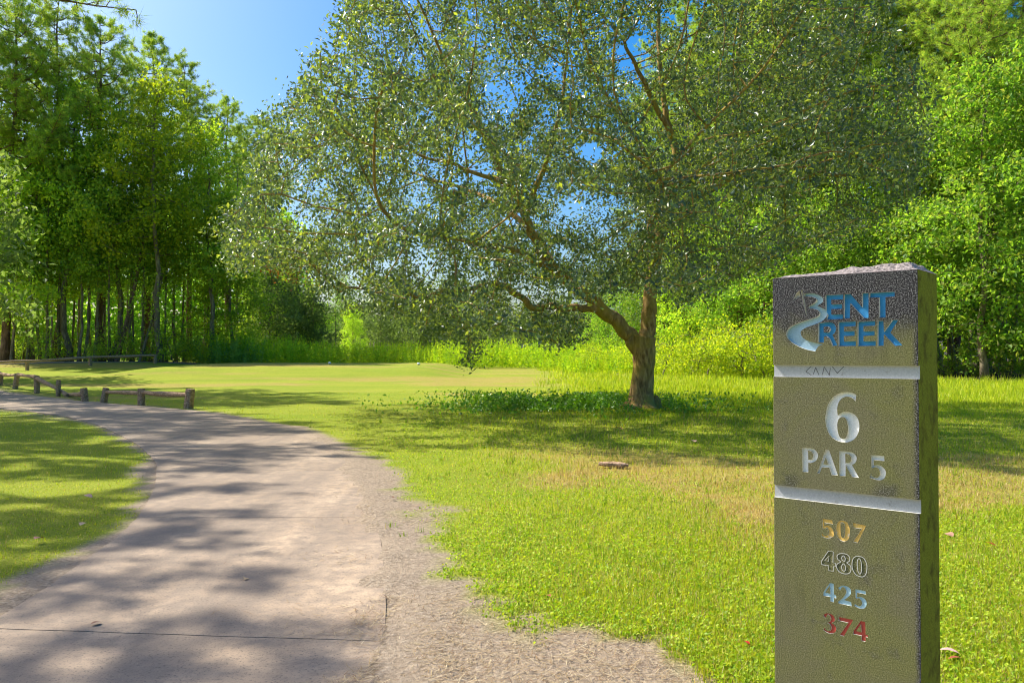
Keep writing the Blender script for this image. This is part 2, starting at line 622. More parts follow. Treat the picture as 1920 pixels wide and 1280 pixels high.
# the same path coming back behind the far fence
fp = empty('far_path', (0, 0, 0))
tag(fp, 'strip of pale path behind the far left fence', 'path', kind='structure')
for k in range(5):
    a = np.array([-40.0 + 4.2 * k, 46.6 + 1.35 * k]); d = np.array([4.15, 1.35]); nrm = np.array([-0.31, 0.95])
    V = []
    for t in (0, 0.5, 1):
        for s in (0, 1.4, 2.8):
            p = a + d * t + nrm * s
            V.append((p[0], p[1], float(hgt(p[0], p[1])) + 0.05))
    V = np.array(V); V2 = V.copy(); V2[:, 2] -= 0.15
    F = [np.array([(0, 3, 4, 1), (1, 4, 5, 2), (3, 6, 7, 4), (4, 7, 8, 5)])[:, ::-1]]
    rim = np.array([0, 1, 2, 5, 8, 7, 6, 3]); nx2 = np.roll(rim, -1)
    F.append(np.stack([rim, nx2, nx2 + 9, rim + 9], 1))
    obj('concrete_slab', mesh_np('concrete_slab', np.vstack([V, V2]), F, M['concrete']), fp)

# ------------------------------------------------------------------ sign post
SIGN = empty('stone_tee_sign', (0, 0, 0))
tag(SIGN, 'tall mossy granite post carved with a blue club name, 6, PAR 5 and yardages', 'sign')
WF, TF, TOPZ = 0.36, 0.168, 1.506
CL = np.array([0.693, 2.196]); CR_ = np.array([0.965, 1.961])
ud = (CR_ - CL) / np.linalg.norm(CR_ - CL)
WF = float(np.linalg.norm(CR_ - CL))
bd = np.array([-ud[1], ud[0]])                      # into the stone, away from the viewer
SIGN.location = (CL[0], CL[1], float(hgt(CL[0], CL[1])))
SIGN.rotation_euler = (0, 0, math.atan2(ud[1], ud[0]))
# local axes of the sign: x along the face, y into the stone, z up


def face_uv(px, py):
    d = ray(px, py)
    o = np.array([0, 0, EYE])
    nrm = np.array([-bd[0], -bd[1], 0])
    c = np.array([CL[0], CL[1], 0])
    t = ((c - o) @ nrm) / (d @ nrm)
    p = o + d * t
    return (p[:2] - CL) @ ud, p[2]


def stone_mat():
    m, nt, out = new_mat('mossy_granite')
    tc = N(nt, 'ShaderNodeTexCoord')
    v = tc.outputs['Object']
    sx = N(nt, 'ShaderNodeSeparateXYZ')
    nt.links.new(v, sx.inputs[0])
    grain = noise(nt, v, 330, 4, 0.85)
    grain2 = noise(nt, v, 330, 3, 0.85)
    blot = noise(nt, v, 9, 5, 0.6, 0.3)
    blot2 = noise(nt, v, 26, 4, 0.6)
    olive = ramp(nt, grain, [(0.34, (0.060, 0.056, 0.027)), (0.5, (0.165, 0.152, 0.076)), (0.66, (0.34, 0.32, 0.19))])
    black = ramp(nt, grain2, [(0.42, (0.010, 0.009, 0.010)), (0.53, (0.048, 0.044, 0.046)), (0.62, (0.42, 0.40, 0.39))])
    olive = mixc(nt, ramp(nt, noise(nt, v, 4.5, 4, 0.6, 0.5), [(0.40, 0.0), (0.62, 0.75)]), olive, ramp(nt, grain, [(0.34, (0.055, 0.058, 0.016)), (0.5, (0.17, 0.170, 0.050)), (0.66, (0.36, 0.35, 0.14))]))
    # weathered dark crust at the top, following height with a ragged limit
    z1 = N(nt, 'ShaderNodeMath', operation='MULTIPLY_ADD')
    nt.links.new(blot, z1.inputs[0]); z1.inputs[1].default_value = 0.16
    nt.links.new(sx.outputs[2], z1.inputs[2])
    top = N(nt, 'ShaderNodeMapRange')
    top.inputs['From Min'].default_value = 1.41
    top.inputs['From Max'].default_value = 1.49
    nt.links.new(z1.outputs[0], top.inputs['Value'])
    c = mixc(nt, top.outputs[0], olive, black)
    # dark blotches and dark right arris
    c = mixc(nt, ramp(nt, blot, [(0.57, 0.0), (0.70, 0.6)]), c, black)
    mps = N(nt, 'ShaderNodeMapping')
    mps.inputs['Scale'].default_value = (1.0, 1.0, 0.12)
    nt.links.new(v, mps.inputs['Vector'])
    run = noise(nt, mps.outputs[0], 34, 3, 0.6, 0.4)
    c = mixc(nt, ramp(nt, run, [(0.58, 0.0), (0.76, 0.3)]), c, (0.065, 0.06, 0.04))
    ar = N(nt, 'ShaderNodeMapRange')
    ar.inputs['From Min'].default_value = WF - 0.016
    ar.inputs['From Max'].default_value = WF - 0.003
    xa = N(nt, 'ShaderNodeMath', operation='MULTIPLY_ADD')
    nt.links.new(blot2, xa.inputs[0]); xa.inputs[1].default_value = 0.016
    xb = N(nt, 'ShaderNodeMath', operation='SUBTRACT'); xb.inputs[1].default_value = 0.008
    nt.links.new(sx.outputs[0], xb.inputs[0]); nt.links.new(xb.outputs[0], xa.inputs[2])
    nt.links.new(xa.outputs[0], ar.inputs['Value'])
    c = mixc(nt, ar.outputs[0], c, black)
    # the right side is thick with moss
    moss = ramp(nt, grain, [(0.3, (0.081, 0.076, 0.008)), (0.5, (0.223, 0.216, 0.018)), (0.75, (0.446, 0.419, 0.065))])
    moss = mixc(nt, ramp(nt, blot2, [(0.5, 0.0), (0.7, 0.7)]), moss, (0.075, 0.05, 0.012))
    sd = N(nt, 'ShaderNodeMath', operation='GREATER_THAN'); sd.inputs[1].default_value = WF - 0.0012
    nt.links.new(sx.outputs[0], sd.inputs[0])
    c = mixc(nt, sd.outputs[0], c, moss)
    p = N(nt, 'ShaderNodeBsdfPrincipled')
    p.inputs['Roughness'].default_value = 0.92
    p.inputs['Specular IOR Level'].default_value = 0.12
    nt.links.new(c, p.inputs['Base Color'])
    b = bump(nt, grain, 0.35, 0.002)
    b = bump(nt, blot2, 0.12, 0.003, b)
    nt.links.new(b, p.inputs['Normal'])
    nt.links.new(p.outputs[0], out.inputs['Surface'])
    return m


def paint_mat(name, c, wear=0.0, wc=(0.2, 0.17, 0.1), rough=0.8, chip=(0.07, 0.06, 0.05), chipa=0.6):
    m, nt, out = new_mat(name)
    tc = N(nt, 'ShaderNodeTexCoord')
    v = tc.outputs['Object']
    g = noise(nt, v, 330, 3, 0.7)
    b1 = noise(nt, v, 60, 4, 0.65)
    col = ramp(nt, g, [(0.3, tuple(k * 0.82 for k in c)), (0.7, tuple(min(1, k * 1.12) for k in c))])
    if wear > 0:
        col = mixc(nt, ramp(nt, b1, [(0.62 - wear * 0.3, 0.0), (0.72 - wear * 0.3, 0.9)]), col, wc)
    col = mixc(nt, ramp(nt, g, [(0.24, chipa), (0.31, 0.0)]), col, chip)
    p = N(nt, 'ShaderNodeBsdfPrincipled')
    p.inputs['Roughness'].default_value = rough
    nt.links.new(col, p.inputs['Base Color'])
    p.inputs['Specular IOR Level'].default_value = 0.15
    nt.links.new(bump(nt, g, 0.08, 0.001), p.inputs['Normal'])
    nt.links.new(p.outputs[0], out.inputs['Surface'])
    return m


M['stone'] = stone_mat()
M['rough_top'] = flat_mat('broken_granite', (0.26, 0.22, 0.205), 0.9, 0.15, 170, 0.75, 0.9, 0.004)
M['edge'] = paint_mat('pale_lit_cut_edge', (0.66, 0.64, 0.56), chipa=0.25)  # cut walls and worn outlines; brightness of sunlit ledges put into the colour
M['p_white'] = paint_mat('white_paint', (0.80, 0.80, 0.80), chipa=0.3)
M['p_band'] = paint_mat('dull_white_paint', (0.46, 0.46, 0.465), 0.05, (0.3, 0.29, 0.27))
M['p_blue'] = paint_mat('blue_paint', (0.05, 0.26, 0.54), chip=(0.01, 0.06, 0.2))
M['p_pale'] = paint_mat('pale_blue_paint', (0.34, 0.49, 0.60))
M['p_cream'] = paint_mat('cream_paint', (0.58, 0.53, 0.45))
M['p_gold'] = paint_mat('gold_paint', (0.80, 0.52, 0.14), 0.15, (0.75, 0.60, 0.40))
M['p_sky'] = paint_mat('faded_blue_paint', (0.42, 0.62, 0.70))
M['p_red'] = paint_mat('red_paint', (0.50, 0.09, 0.06))
M['scratch'] = flat_mat('scratch_dirt', (0.06, 0.05, 0.05), 0.9)


def zm(x0, y0, s):
    """zoom-crop coordinates -> photo pixel"""
    return lambda pts: [((x0 + p[0] / s, y0 + p[1] / s) + tuple(p[2:])) for p in pts]


def smooth_contour(P, n=5):
    """points (x,y) smooth, (x,y,1) corner -> dense closed outline"""
    m = len(P)
    out = []
    xy = [np.array(p[:2], float) for p in P]
    cn = [len(p) > 2 for p in P]
    for i in range(m):
        p1, p2 = xy[i], xy[(i + 1) % m]
        if cn[i] and cn[(i + 1) % m]:
            out.append(p1); continue
        p0 = xy[i - 1] if not cn[i] else p1 - (p2 - p1) * 0.35
        p3 = xy[(i + 2) % m] if not cn[(i + 1) % m] else p2 + (p2 - p1) * 0.35
        for t in np.linspace(0, 1, n, endpoint=False):
            out.append(0.5 * ((2 * p1) + (-p0 + p2) * t + (2 * p0 - 5 * p1 + 4 * p2 - p3) * t * t + (-p0 + 3 * p1 - 3 * p2 + p3) * t ** 3))
    return out


C = lambda L: [(a, b, 1) for a, b in L]
zA = zm(1530, 965, 17.4545); zB = zm(1530, 1025, 17.4545); zC = zm(1530, 1085, 17.4545); zD = zm(1530, 1140, 17.4545)
zP = zm(1490, 830, 10.6667); z6 = zm(1520, 730, 11.636); zR = zm(1470, 540, 10.2417); zL = zm(1530, 540, 11.129)
# every glyph: (part name, paint, label, [contours in photo pixels])
GL = []
# --- yardages, gold
GL += [('numeral', 'p_gold', [zA(C([(205, 120), (530, 175), (548, 298), (270, 250), (268, 370)]) + [(400, 345), (520, 440), (578, 590), (550, 710), (400, 768)] + C([(170, 690), (205, 590), (245, 660)]) + [(330, 690), (420, 620), (400, 490), (330, 420)] + C([(240, 468), (208, 420)]))]),
       ('numeral', 'p_gold', [zA([(850, 190), (1010, 240), (1095, 430), (1100, 640), (1050, 800), (930, 860), (780, 815), (680, 690), (650, 480), (680, 290), (750, 215)]),
                              zA([(855, 245), (930, 320), (945, 520), (930, 700), (880, 760), (820, 680), (800, 500), (800, 320)])]),
       ('numeral', 'p_gold', [zA(C([(1200, 262), (1640, 350), (1360, 910), (1215, 880), (1500, 450), (1205, 410)]))])]
# --- 480, unpainted
GL += [('numeral', 'bare', [zB(C([(410, 125), (565, 150), (555, 510), (640, 530), (635, 640), (570, 630), (575, 785), (420, 765), (410, 605), (185, 570), (185, 450)])), zB(C([(415, 300), (410, 460), (285, 440)]))]),
       ('numeral', 'bare', [zB([(860, 205), (1020, 245), (1105, 350), (1090, 460), (1010, 510), (1120, 600), (1150, 720), (1100, 840), (970, 875), (800, 830), (690, 700), (690, 560), (810, 480), (720, 400), (690, 300), (740, 230)]),
                            zB([(905, 285), (960, 370), (930, 465), (850, 400), (850, 320)]), zB([(905, 545), (970, 640), (960, 750), (915, 785), (850, 720), (845, 610)])]),
       ('numeral', 'bare', [zB([(1400, 300), (1560, 360), (1660, 560), (1660, 780), (1600, 930), (1480, 970), (1310, 900), (1200, 720), (1180, 520), (1220, 370), (1300, 310)]),
                            zB([(1415, 375), (1475, 480), (1490, 760), (1440, 880), (1375, 780), (1350, 560), (1365, 420)])])]
# --- 425, faded blue
GL += [('numeral', 'p_sky', [zC(C([(450, 120), (580, 150), (585, 490), (665, 550), (660, 630), (590, 605), (585, 755), (460, 725), (465, 580), (235, 540), (240, 420)])), zC(C([(450, 215), (465, 480), (295, 430)]))]),
       ('numeral', 'p_sky', [zC([(715, 285, 1), (850, 215), (1010, 235), (1130, 330), (1135, 480), (1040, 590), (915, 680, 1), (1150, 745, 1), (1165, 885, 1), (735, 790, 1), (715, 735, 1), (880, 610), (975, 460), (975, 350), (890, 255), (820, 300), (790, 375, 1)])]),
       ('numeral', 'p_sky', [zC(C([(1280, 325), (1620, 390), (1630, 500), (1345, 440), (1340, 590)]) + [(1450, 575), (1590, 640), (1655, 770), (1630, 900), (1540, 965), (1400, 950)] + C([(1245, 870), (1280, 800), (1330, 850)]) + [(1420, 890), (1500, 830), (1490, 720), (1400, 620)] + C([(1320, 640), (1290, 600)]))])]
# --- 374, red
GL += [('numeral', 'p_red', [zD([(235, 215, 1), (330, 160), (450, 175), (560, 230), (610, 340), (590, 430), (500, 475, 1), (600, 540), (655, 640), (620, 770), (510, 820), (370, 790), (235, 700, 1), (270, 625, 1), (330, 710), (430, 745), (490, 690), (490, 590), (440, 510), (355, 475, 1), (450, 435), (485, 340), (440, 230), (370, 205), (310, 325, 1)])]),
       ('numeral', 'p_red', [zD(C([(745, 275), (1215, 375), (910, 905), (770, 870), (1055, 470), (745, 395)]))]),
       ('numeral', 'p_red', [zD(C([(1455, 405), (1610, 440), (1620, 850), (1700, 880), (1690, 950), (1625, 925), (1620, 1085), (1480, 1055), (1490, 890), (1220, 835), (1215, 745)])), zD(C([(1465, 520), (1480, 780), (1310, 735)]))])]
# --- PAR 5, white
GL += [('letter', 'p_white', [zP(C([(150, 95), (290, 100)]) + [(400, 130), (470, 240), (430, 350), (330, 395)] + C([(272, 390), (272, 585), (158, 575)])), zP(C([(268, 150)]) + [(330, 165), (368, 240), (340, 325)] + C([(272, 335)]))]),
       ('letter', 'p_white', [zP(C([(618, 128), (685, 130), (865, 645), (735, 640), (690, 490), (545, 485), (500, 610), (450, 600)])), zP(C([(622, 285), (668, 430), (570, 425)]))]),
       ('letter', 'p_white', [zP(C([(890, 155), (1050, 170)]) + [(1170, 200), (1240, 290), (1215, 390)] + C([(1145, 440), (1285, 695), (1150, 680), (1020, 440), (1018, 660), (898, 655)])), zP(C([(1010, 215)]) + [(1080, 225), (1132, 300), (1110, 380)] + C([(1015, 405)]))]),
       ('numeral', 'p_white', [zP(C([(1523, 240), (1790, 258), (1795, 360), (1580, 338), (1582, 455)]) + [(1680, 435), (1790, 510), (1825, 600), (1790, 705), (1680, 745)] + C([(1490, 690), (1533, 600), (1560, 680)]) + [(1640, 700), (1705, 640), (1690, 530), (1620, 480)] + C([(1550, 505), (1532, 480)]))])]
# --- 6, white
GL += [('numeral', 'p_white', [z6([(995, 115, 1), (980, 258, 1), (900, 180), (800, 150), (690, 185), (610, 280), (578, 420), (590, 565, 1), (680, 495), (800, 480), (920, 520), (1020, 620), (1062, 780), (1040, 940), (960, 1070), (850, 1135), (740, 1150), (600, 1125), (460, 1040), (370, 900), (322, 700), (325, 560), (375, 340), (480, 175), (620, 85), (780, 55), (900, 68)]),
                               z6([(690, 595), (770, 640), (810, 780), (810, 930), (770, 1050), (700, 1075), (630, 1030), (590, 900), (580, 760), (610, 645)])])]
# --- club name, blue capitals
GL += [('letter', 'p_blue', [zL(C([(192, 148), (562, 130), (560, 235), (318, 242), (318, 342), (545, 330), (545, 430), (318, 438), (318, 552), (560, 545), (560, 640), (218, 655), (238, 560), (200, 500)]))]),
       ('letter', 'p_blue', [zL(C([(582, 130), (712, 118), (960, 400), (960, 108), (1095, 98), (1095, 620), (985, 622), (712, 315), (705, 625), (580, 632)]))]),
       ('letter', 'p_blue', [zL(C([(1112, 102), (1640, 72), (1640, 172), (1450, 188), (1450, 612), (1318, 615), (1312, 190), (1112, 200)]))]),
       ('letter', 'p_blue', [zL(C([(45, 735), (120, 722)]) + [(280, 710), (380, 750), (415, 850), (390, 930)] + C([(340, 975), (445, 1190), (345, 1212), (280, 1060)]) + [(220, 1005)] + C([(165, 1010), (160, 1135), (45, 1125)])), zL(C([(158, 808)]) + [(250, 802), (290, 860), (250, 922)] + C([(158, 925)]))]),
       ('letter', 'p_blue', [zL(C([(460, 710), (828, 692), (825, 792), (580, 800), (580, 905), (805, 892), (805, 992), (580, 998), (580, 1115), (830, 1105), (830, 1205), (468, 1208)]))]),
       ('letter', 'p_blue', [zL(C([(865, 705), (1235, 682), (1232, 782), (990, 790), (990, 905), (1222, 892), (1222, 985), (990, 998), (990, 1112), (1245, 1102), (1245, 1202), (872, 1208)]))]),
       ('letter', 'p_blue', [zL(C([(1285, 685), (1405, 680), (1415, 912), (1590, 665), (1722, 658), (1550, 928), (1800, 1190), (1640, 1205), (1415, 962), (1410, 1200), (1285, 1205)]))])]
# --- winding river that draws the B and C, and the pin with its flag
GL += [('river_emblem', 'p_pale', [zR([(390, 105, 1), (520, 100), (640, 125), (735, 180), (752, 235), (725, 285), (645, 335), (690, 365), (790, 410), (826, 480), (805, 560), (720, 640), (580, 700), (430, 755), (335, 815), (320, 880), (370, 960), (480, 1020), (600, 1050), (755, 1080, 1), (660, 1120), (598, 1215, 1), (400, 1170), (220, 1090), (90, 990), (45, 890), (70, 800), (160, 720), (330, 650), (520, 590), (640, 545), (680, 490), (650, 430), (560, 395), (480, 380), (480, 345), (560, 300), (622, 240), (600, 190), (500, 160), (390, 158, 1)])]),
       ('flag_emblem', 'p_cream', [zR([(295, 50, 1), (318, 165, 1), (240, 190), (160, 252, 1), (205, 165), (240, 95)])]),
       ('pin_emblem', 'p_white', [zR(C([(322, 42), (358, 42), (450, 525), (425, 525)]))])]

PNAMES = ['p_white', 'p_blue', 'p_pale', 'p_cream', 'p_gold', 'p_sky', 'p_red', 'bare']
DEPTH = 0.0085


def cutter_mesh(contours, depth):
    """closed prism of an outline with holes, in sign coordinates (face at y=0)"""
    cu = bpy.data.curves.new('tmp', 'CURVE')
    cu.dimensions = '2D'
    cu.fill_mode = 'BOTH'
    cu.extrude = depth
    for ct in contours:
        pts = smooth_contour(ct)
        sp = cu.splines.new('POLY')
        sp.points.add(len(pts) - 1)
        sp.use_cyclic_u = True
        for q, (a, b) in zip(sp.points, pts):
            u, v = face_uv(a, b)
            q.co = (u, v, 0, 1)
    o = bpy.data.objects.new('tmp', cu)
    COL.objects.link(o)
    dg = bpy.context.evaluated_depsgraph_get()
    me = bpy.data.meshes.new_from_object(o.evaluated_get(dg))
    bpy.data.objects.remove(o)
    bpy.data.curves.remove(cu)
    bm = bmesh.new()
    bm.from_mesh(me)
    bpy.data.meshes.remove(me)
    bmesh.ops.remove_doubles(bm, verts=bm.verts, dist=1e-6)
    for vt in bm.verts:
        x, y, z = vt.co
        vt.co = (x, -z, y)
    bmesh.ops.recalc_face_normals(bm, faces=bm.faces)
    return bm


body = bmesh.new()
vsb = []
for zz in (-0.25, TOPZ):
    for (xx, yy) in ((0, 0), (WF, 0), (WF, TF), (0, TF)):
        vsb.append(body.verts.new((xx, yy, zz)))
for f in ((3, 2, 1, 0), (4, 5, 6, 7), (0, 1, 5, 4), (1, 2, 6, 5), (2, 3, 7, 6), (3, 0, 4, 7)):
    body.faces.new([vsb[i] for i in f])
ve = [e for e in body.edges if abs(e.verts[0].co.z - e.verts[1].co.z) > 1]
bmesh.ops.bevel(body, geom=ve, offset=0.0022, segments=2, affect='EDGES', profile=0.6)
bmesh.ops.recalc_face_normals(body, faces=body.faces)
bme = bpy.data.meshes.new('post_body')
body.to_mesh(bme); body.free()
bme.materials.append(M['stone'])
body_o = obj('post_body', bme)

allc = bmesh.new()
gid = {}
slots = [M['stone']]
for gi, (nm, pm, cts) in enumerate(GL):
    b = cutter_mesh(cts, {'bare': 0.0014, 'p_gold': 0.003, 'p_sky': 0.003, 'p_red': 0.003}.get(pm, DEPTH))
    for f in b.faces:
        f.material_index = gi + 1
    tm = bpy.data.meshes.new('t'); b.to_mesh(tm); b.free()
    allc.from_mesh(tm); bpy.data.meshes.remove(tm)
BANDS = [(1.2462, 1.2780), (0.9285, 0.9610)]
for k, (z0, z1) in enumerate(BANDS):
    res = bmesh.ops.create_cube(allc, size=1.0, matrix=Matrix.Translation((WF / 2, 0.0, (z0 + z1) / 2)) @ Matrix.Diagonal((WF + 0.04, 0.0155, z1 - z0, 1)))
    for f in {f for vv in res['verts'] for f in vv.link_faces}:
        f.material_index = len(GL) + 1 + k
cme = bpy.data.meshes.new('cut'); allc.to_mesh(cme); allc.free()
cut_o = obj('cut', cme)
dummy = [bpy.data.materials.new('slot%d' % i) for i in range(len(GL) + 3)]
for dmat in dummy:
    cme.materials.append(dmat)
mod = body_o.modifiers.new('b', 'BOOLEAN')
mod.operation = 'DIFFERENCE'
mod.solver = 'EXACT'
mod.use_self = True
mod.object = cut_o
if hasattr(mod, 'material_mode'):
    mod.material_mode = 'TRANSFER'
dg = bpy.context.evaluated_depsgraph_get()
dg.update()
carved = bpy.data.meshes.new_from_object(body_o.evaluated_get(dg))
body_o.modifiers.clear()
bpy.data.objects.remove(cut_o)
# split: stone stays, each carved sign becomes its own part (painted floor + cut edges coloured pale as if sunlit)
names = [m_.name if m_ else '' for m_ in carved.materials]
src = bmesh.new(); src.from_mesh(carved)


def part_from(idx, name, mats, pick):
    b = bmesh.new()
    vmap = {}
    for f in src.faces:
        if f.material_index in idx:
            vs_ = []
            for v_ in f.verts:
                if v_.index not in vmap:
                    vmap[v_.index] = b.verts.new(v_.co)
                vs_.append(vmap[v_.index])
            try:
                nf = b.faces.new(vs_)
                nf.material_index = pick(f)
            except ValueError:
                pass
    me_ = bpy.data.meshes.new(name)
    b.to_mesh(me_); b.free()
    for m_ in mats:
        me_.materials.append(m_)
    return me_


src.verts.index_update()
slot_idx = {n: [i for i, q in enumerate(names) if q == n] for n in set(names)}
stone_idx = [i for i, q in enumerate(names) if not q.startswith('slot')]
stone_me = part_from(stone_idx, 'post_body', [M['stone']], lambda f: 0)
old = body_o.data
body_o.data = stone_me
body_o.parent = SIGN
for gi, (nm, pm, cts) in enumerate(GL):
    ii = slot_idx.get(dummy[gi + 1].name, [])
    floor = M['stone'] if pm == 'bare' else M[pm]
    me_ = part_from(ii, nm, [floor, M['edge']], lambda f: 0 if abs(f.normal.y) > 0.7 else 1)
    if len(me_.polygons):
        go_ = obj(nm, me_, SIGN)
        if pm == 'bare':          # pale worn paint line left round the outline
            ob = bmesh.new()
            for ct in cts:
                Q = np.array([face_uv(*p_) for p_ in smooth_contour(ct)])
                T_ = np.roll(Q, -1, 0) - np.roll(Q, 1, 0)
                T_ /= np.linalg.norm(T_, axis=1)[:, None] + 1e-12
                Nn = np.stack([-T_[:, 1], T_[:, 0]], 1) * 0.0008
                va = [ob.verts.new((a_[0], -0.0004, a_[1])) for a_ in Q - Nn]
                vb = [ob.verts.new((a_[0], -0.0004, a_[1])) for a_ in Q + Nn]
                for i_ in range(len(Q)):
                    k_ = (i_ + 1) % len(Q)
                    ob.faces.new((va[i_], va[k_], vb[k_], vb[i_]))
            bmesh.ops.recalc_face_normals(ob, faces=ob.faces)
            om = bpy.data.meshes.new('outline'); ob.to_mesh(om); ob.free()
            om.materials.append(M['edge'])
            obj('outline', om, go_)
for k in range(2):
    ii = slot_idx.get(dummy[len(GL) + 1 + k].name, [])
    me_ = part_from(ii, 'groove_band', [M['p_band'], M['edge']], lambda f: 0 if abs(f.normal.y) > 0.7 else 1)
    bo = obj('groove_band', me_, SIGN)
src.free()
for dmat in dummy:
    bpy.data.materials.remove(dmat)

# rough broken top of the post
nu, nv = 60, 26
U, Vv = np.meshgrid(np.linspace(0, 1, nu), np.linspace(0, 1, nv))
edge = np.minimum(np.minimum(U, 1 - U) * WF, np.minimum(Vv, 1 - Vv) * TF)
hh = 0.019 * sm(edge / 0.028) * (0.35 + 0.65 * sm(U * 1.25)) * (0.6 + 0.8 * fbm(U * 9, Vv * 5, seed=40))
hh += 0.006 * (fbm(U * 34, Vv * 17, seed=41) - 0.4) * sm(edge / 0.006)
hh = np.maximum(hh, 0.0) + 0.0008
TV = np.stack([(U * WF).ravel(), (Vv * TF).ravel(), TOPZ + hh.ravel()], 1)
TI = np.arange(nu * nv).reshape(nv, nu)
TFc = np.stack([TI[:-1, :-1].ravel(), TI[:-1, 1:].ravel(), TI[1:, 1:].ravel(), TI[1:, :-1].ravel()], 1)
tag(obj('rough_top', mesh_np('rough_top', TV, TFc, M['rough_top'], False), SIGN), 'rough broken pinkish top face of the post')

# scratched graffiti in the upper white band
zS = zm(1400, 460, 4.5714)
bm = bmesh.new()
for a, b in [((545, 1035), (497, 1080)), ((497, 1080), (545, 1112)), ((562, 1105), (582, 1045)), ((582, 1045), (610, 1110)), ((640, 1108), (655, 1040)), ((655, 1040), (700, 1112)),
             ((700, 1112), (708, 1050)), ((725, 1038), (768, 1095)), ((768, 1095), (825, 1036))]:
    (pa, pb) = zS([a, b])
    ua, va = face_uv(*pa); ub, vb = face_uv(*pb)
    dx, dz = ub - ua, vb - va
    L = math.hypot(dx, dz); nx_, nz_ = -dz / L * 0.0007, dx / L * 0.0007
    q = [bm.verts.new((x, 0.0074, z)) for x, z in ((ua + nx_, va + nz_), (ua - nx_, va - nz_), (ub - nx_, vb - nz_), (ub + nx_, vb + nz_))]
    bm.faces.new(q)
bmesh.ops.recalc_face_normals(bm, faces=bm.faces)
sme = bpy.data.meshes.new('scratch_mark'); bm.to_mesh(sme); bm.free()
sme.materials.append(M['scratch'])
tag(obj('scratch_mark', sme, SIGN), 'dark letters scratched into the white band')


# ------------------------------------------------------------------ wood: fences
def loft(P, rad, sides=10, nz=0.0, seed=0, cap=True, fs=6.0, square=0.0):
    P = np.array(P, float)
    rad = np.array(rad, float)
    T = np.gradient(P, axis=0)
    T /= np.linalg.norm(T, axis=1)[:, None] + 1e-9
    u = np.cross(T[0], (0.31, 0.95, 0.05)); u /= np.linalg.norm(u)
    Vv_, ang = [], np.linspace(0, 2 * np.pi, sides, endpoint=False) + np.pi / 4
    for i in range(len(P)):
        u = u - T[i] * (u @ T[i]); u /= np.linalg.norm(u) + 1e-9
        w = np.cross(T[i], u)
        rr = np.full(sides, rad[i])
        if square > 0:
            sq = 1 / np.maximum(np.abs(np.cos(ang)), np.abs(np.sin(ang)))
            rr = rr * ((1 - square) + square * sq)
        if nz > 0:
            q = P[i] + np.outer(np.cos(ang), u) * rad[i] + np.outer(np.sin(ang), w) * rad[i]
            rr = rr * (1 + nz * (fbm(q[:, 0] * fs, q[:, 1] * fs, q[:, 2] * fs * 0.35, seed=seed) - 0.5) * 2)
        Vv_.append(P[i] + np.outer(np.cos(ang) * rr, u) + np.outer(np.sin(ang) * rr, w))
    n = len(P)
    Vv_ = np.concatenate(Vv_)
    k = np.arange(n * sides).reshape(n, sides)
    kn = np.roll(k, -1, 1)
    F = [np.stack([k[:-1].ravel(), kn[:-1].ravel(), kn[1:].ravel(), k[1:].ravel()], 1)]
    if cap:
        Vv_ = np.vstack([Vv_, P[0], P[-1]])
        a, b = n * sides, n * sides + 1
        F.append(np.stack([kn[0], k[0], np.full(sides, a)], 1))
        F.append(np.stack([k[-1], kn[-1], np.full(sides, b)], 1))
    return Vv_, F


def fence_post(root, base, top, w, seed):
    base = np.array(base); top = np.array(top)
    n = 9
    t = np.linspace(0, 1, n)[:, None]
    P = base * (1 - t) + top * t
    P = np.vstack([base - np.array([0, 0, 0.2]), P])
    rad = np.full(n + 1, w * 0.5)
    rad[-1] *= 0.9
    Vv_, F = loft(P, rad, 12, 0.14, seed, True, 9, 0.55)
    o = obj('post', mesh_np('post', Vv_ - base_of(root), F, M['wood'], False), root)
    return o


def base_of(root):
    return np.array(root.location)


def fence_rail(root, a, b, r, sag, seed):
    a = np.array(a); b = np.array(b)
    n = 14
    t = np.linspace(0, 1, n)
    P = a[None] * (1 - t)[:, None] + b[None] * t[:, None]
    P[:, 2] -= sag * 4 * t * (1 - t)
    P[:, 2] += (vnoise(t * 5, t * 0 + seed, seed=seed) - 0.5) * 0.02
    Vv_, F = loft(P, r * (1 + 0.15 * np.sin(t * 7 + seed)), 9, 0.2, seed, True, 9)
    return obj('rail', mesh_np('rail', Vv_ - base_of(root), F, M['wood'], False), root)


def post_px(px, py_base, px_top, py_top, dy=0.0):
    b = ground_at(px, py_base)
    b[1] += dy; b[0] = gx(px, b[1]); b[2] = float(hgt(b[0], b[1]))
    t = at_y(px_top, py_top, b[1])
    return b, t


def lerp(a, b, t):
    return np.array(a) * (1 - t) + np.array(b) * t


A = post_px(354, 766, 357, 729); B = post_px(266, 760, 265, 728); Cc = post_px(195, 755, 199, 727)
D = post_px(160, 753, 157, 727); E = post_px(110, 743, 110, 712); Fp = post_px(70, 737, 69, 704); G = post_px(29, 729, 33, 700); H = post_px(0, 723, 2, 698)
I2 = (np.array([-26.5, 42.0, float(hgt(-26.5, 42.0))]), np.array([-26.5, 42.0, float(hgt(-26.5, 42.0)) + 0.62]))
f1 = empty('rail_fence', tuple(A[0]))
tag(f1, 'short low timber rail fence of three posts beside the path bend', 'fence', 'low timber fences along the path')
for k, (p, w) in enumerate(((A, 0.19), (B, 0.16), (Cc, 0.15))):
    fence_post(f1, p[0], p[1], w, 50 + k)
fence_rail(f1, lerp(A[0], A[1], 0.72), lerp(B[0], B[1], 0.80), 0.062, 0.03, 61)
fence_rail(f1, lerp(B[0], B[1], 0.74), lerp(Cc[0], Cc[1], 0.72), 0.055, 0.0, 62)
f2 = empty('rail_fence', tuple(D[0]))
tag(f2, 'broken timber rail fence with a fallen sloping rail at left edge', 'fence', 'low timber fences along the path')
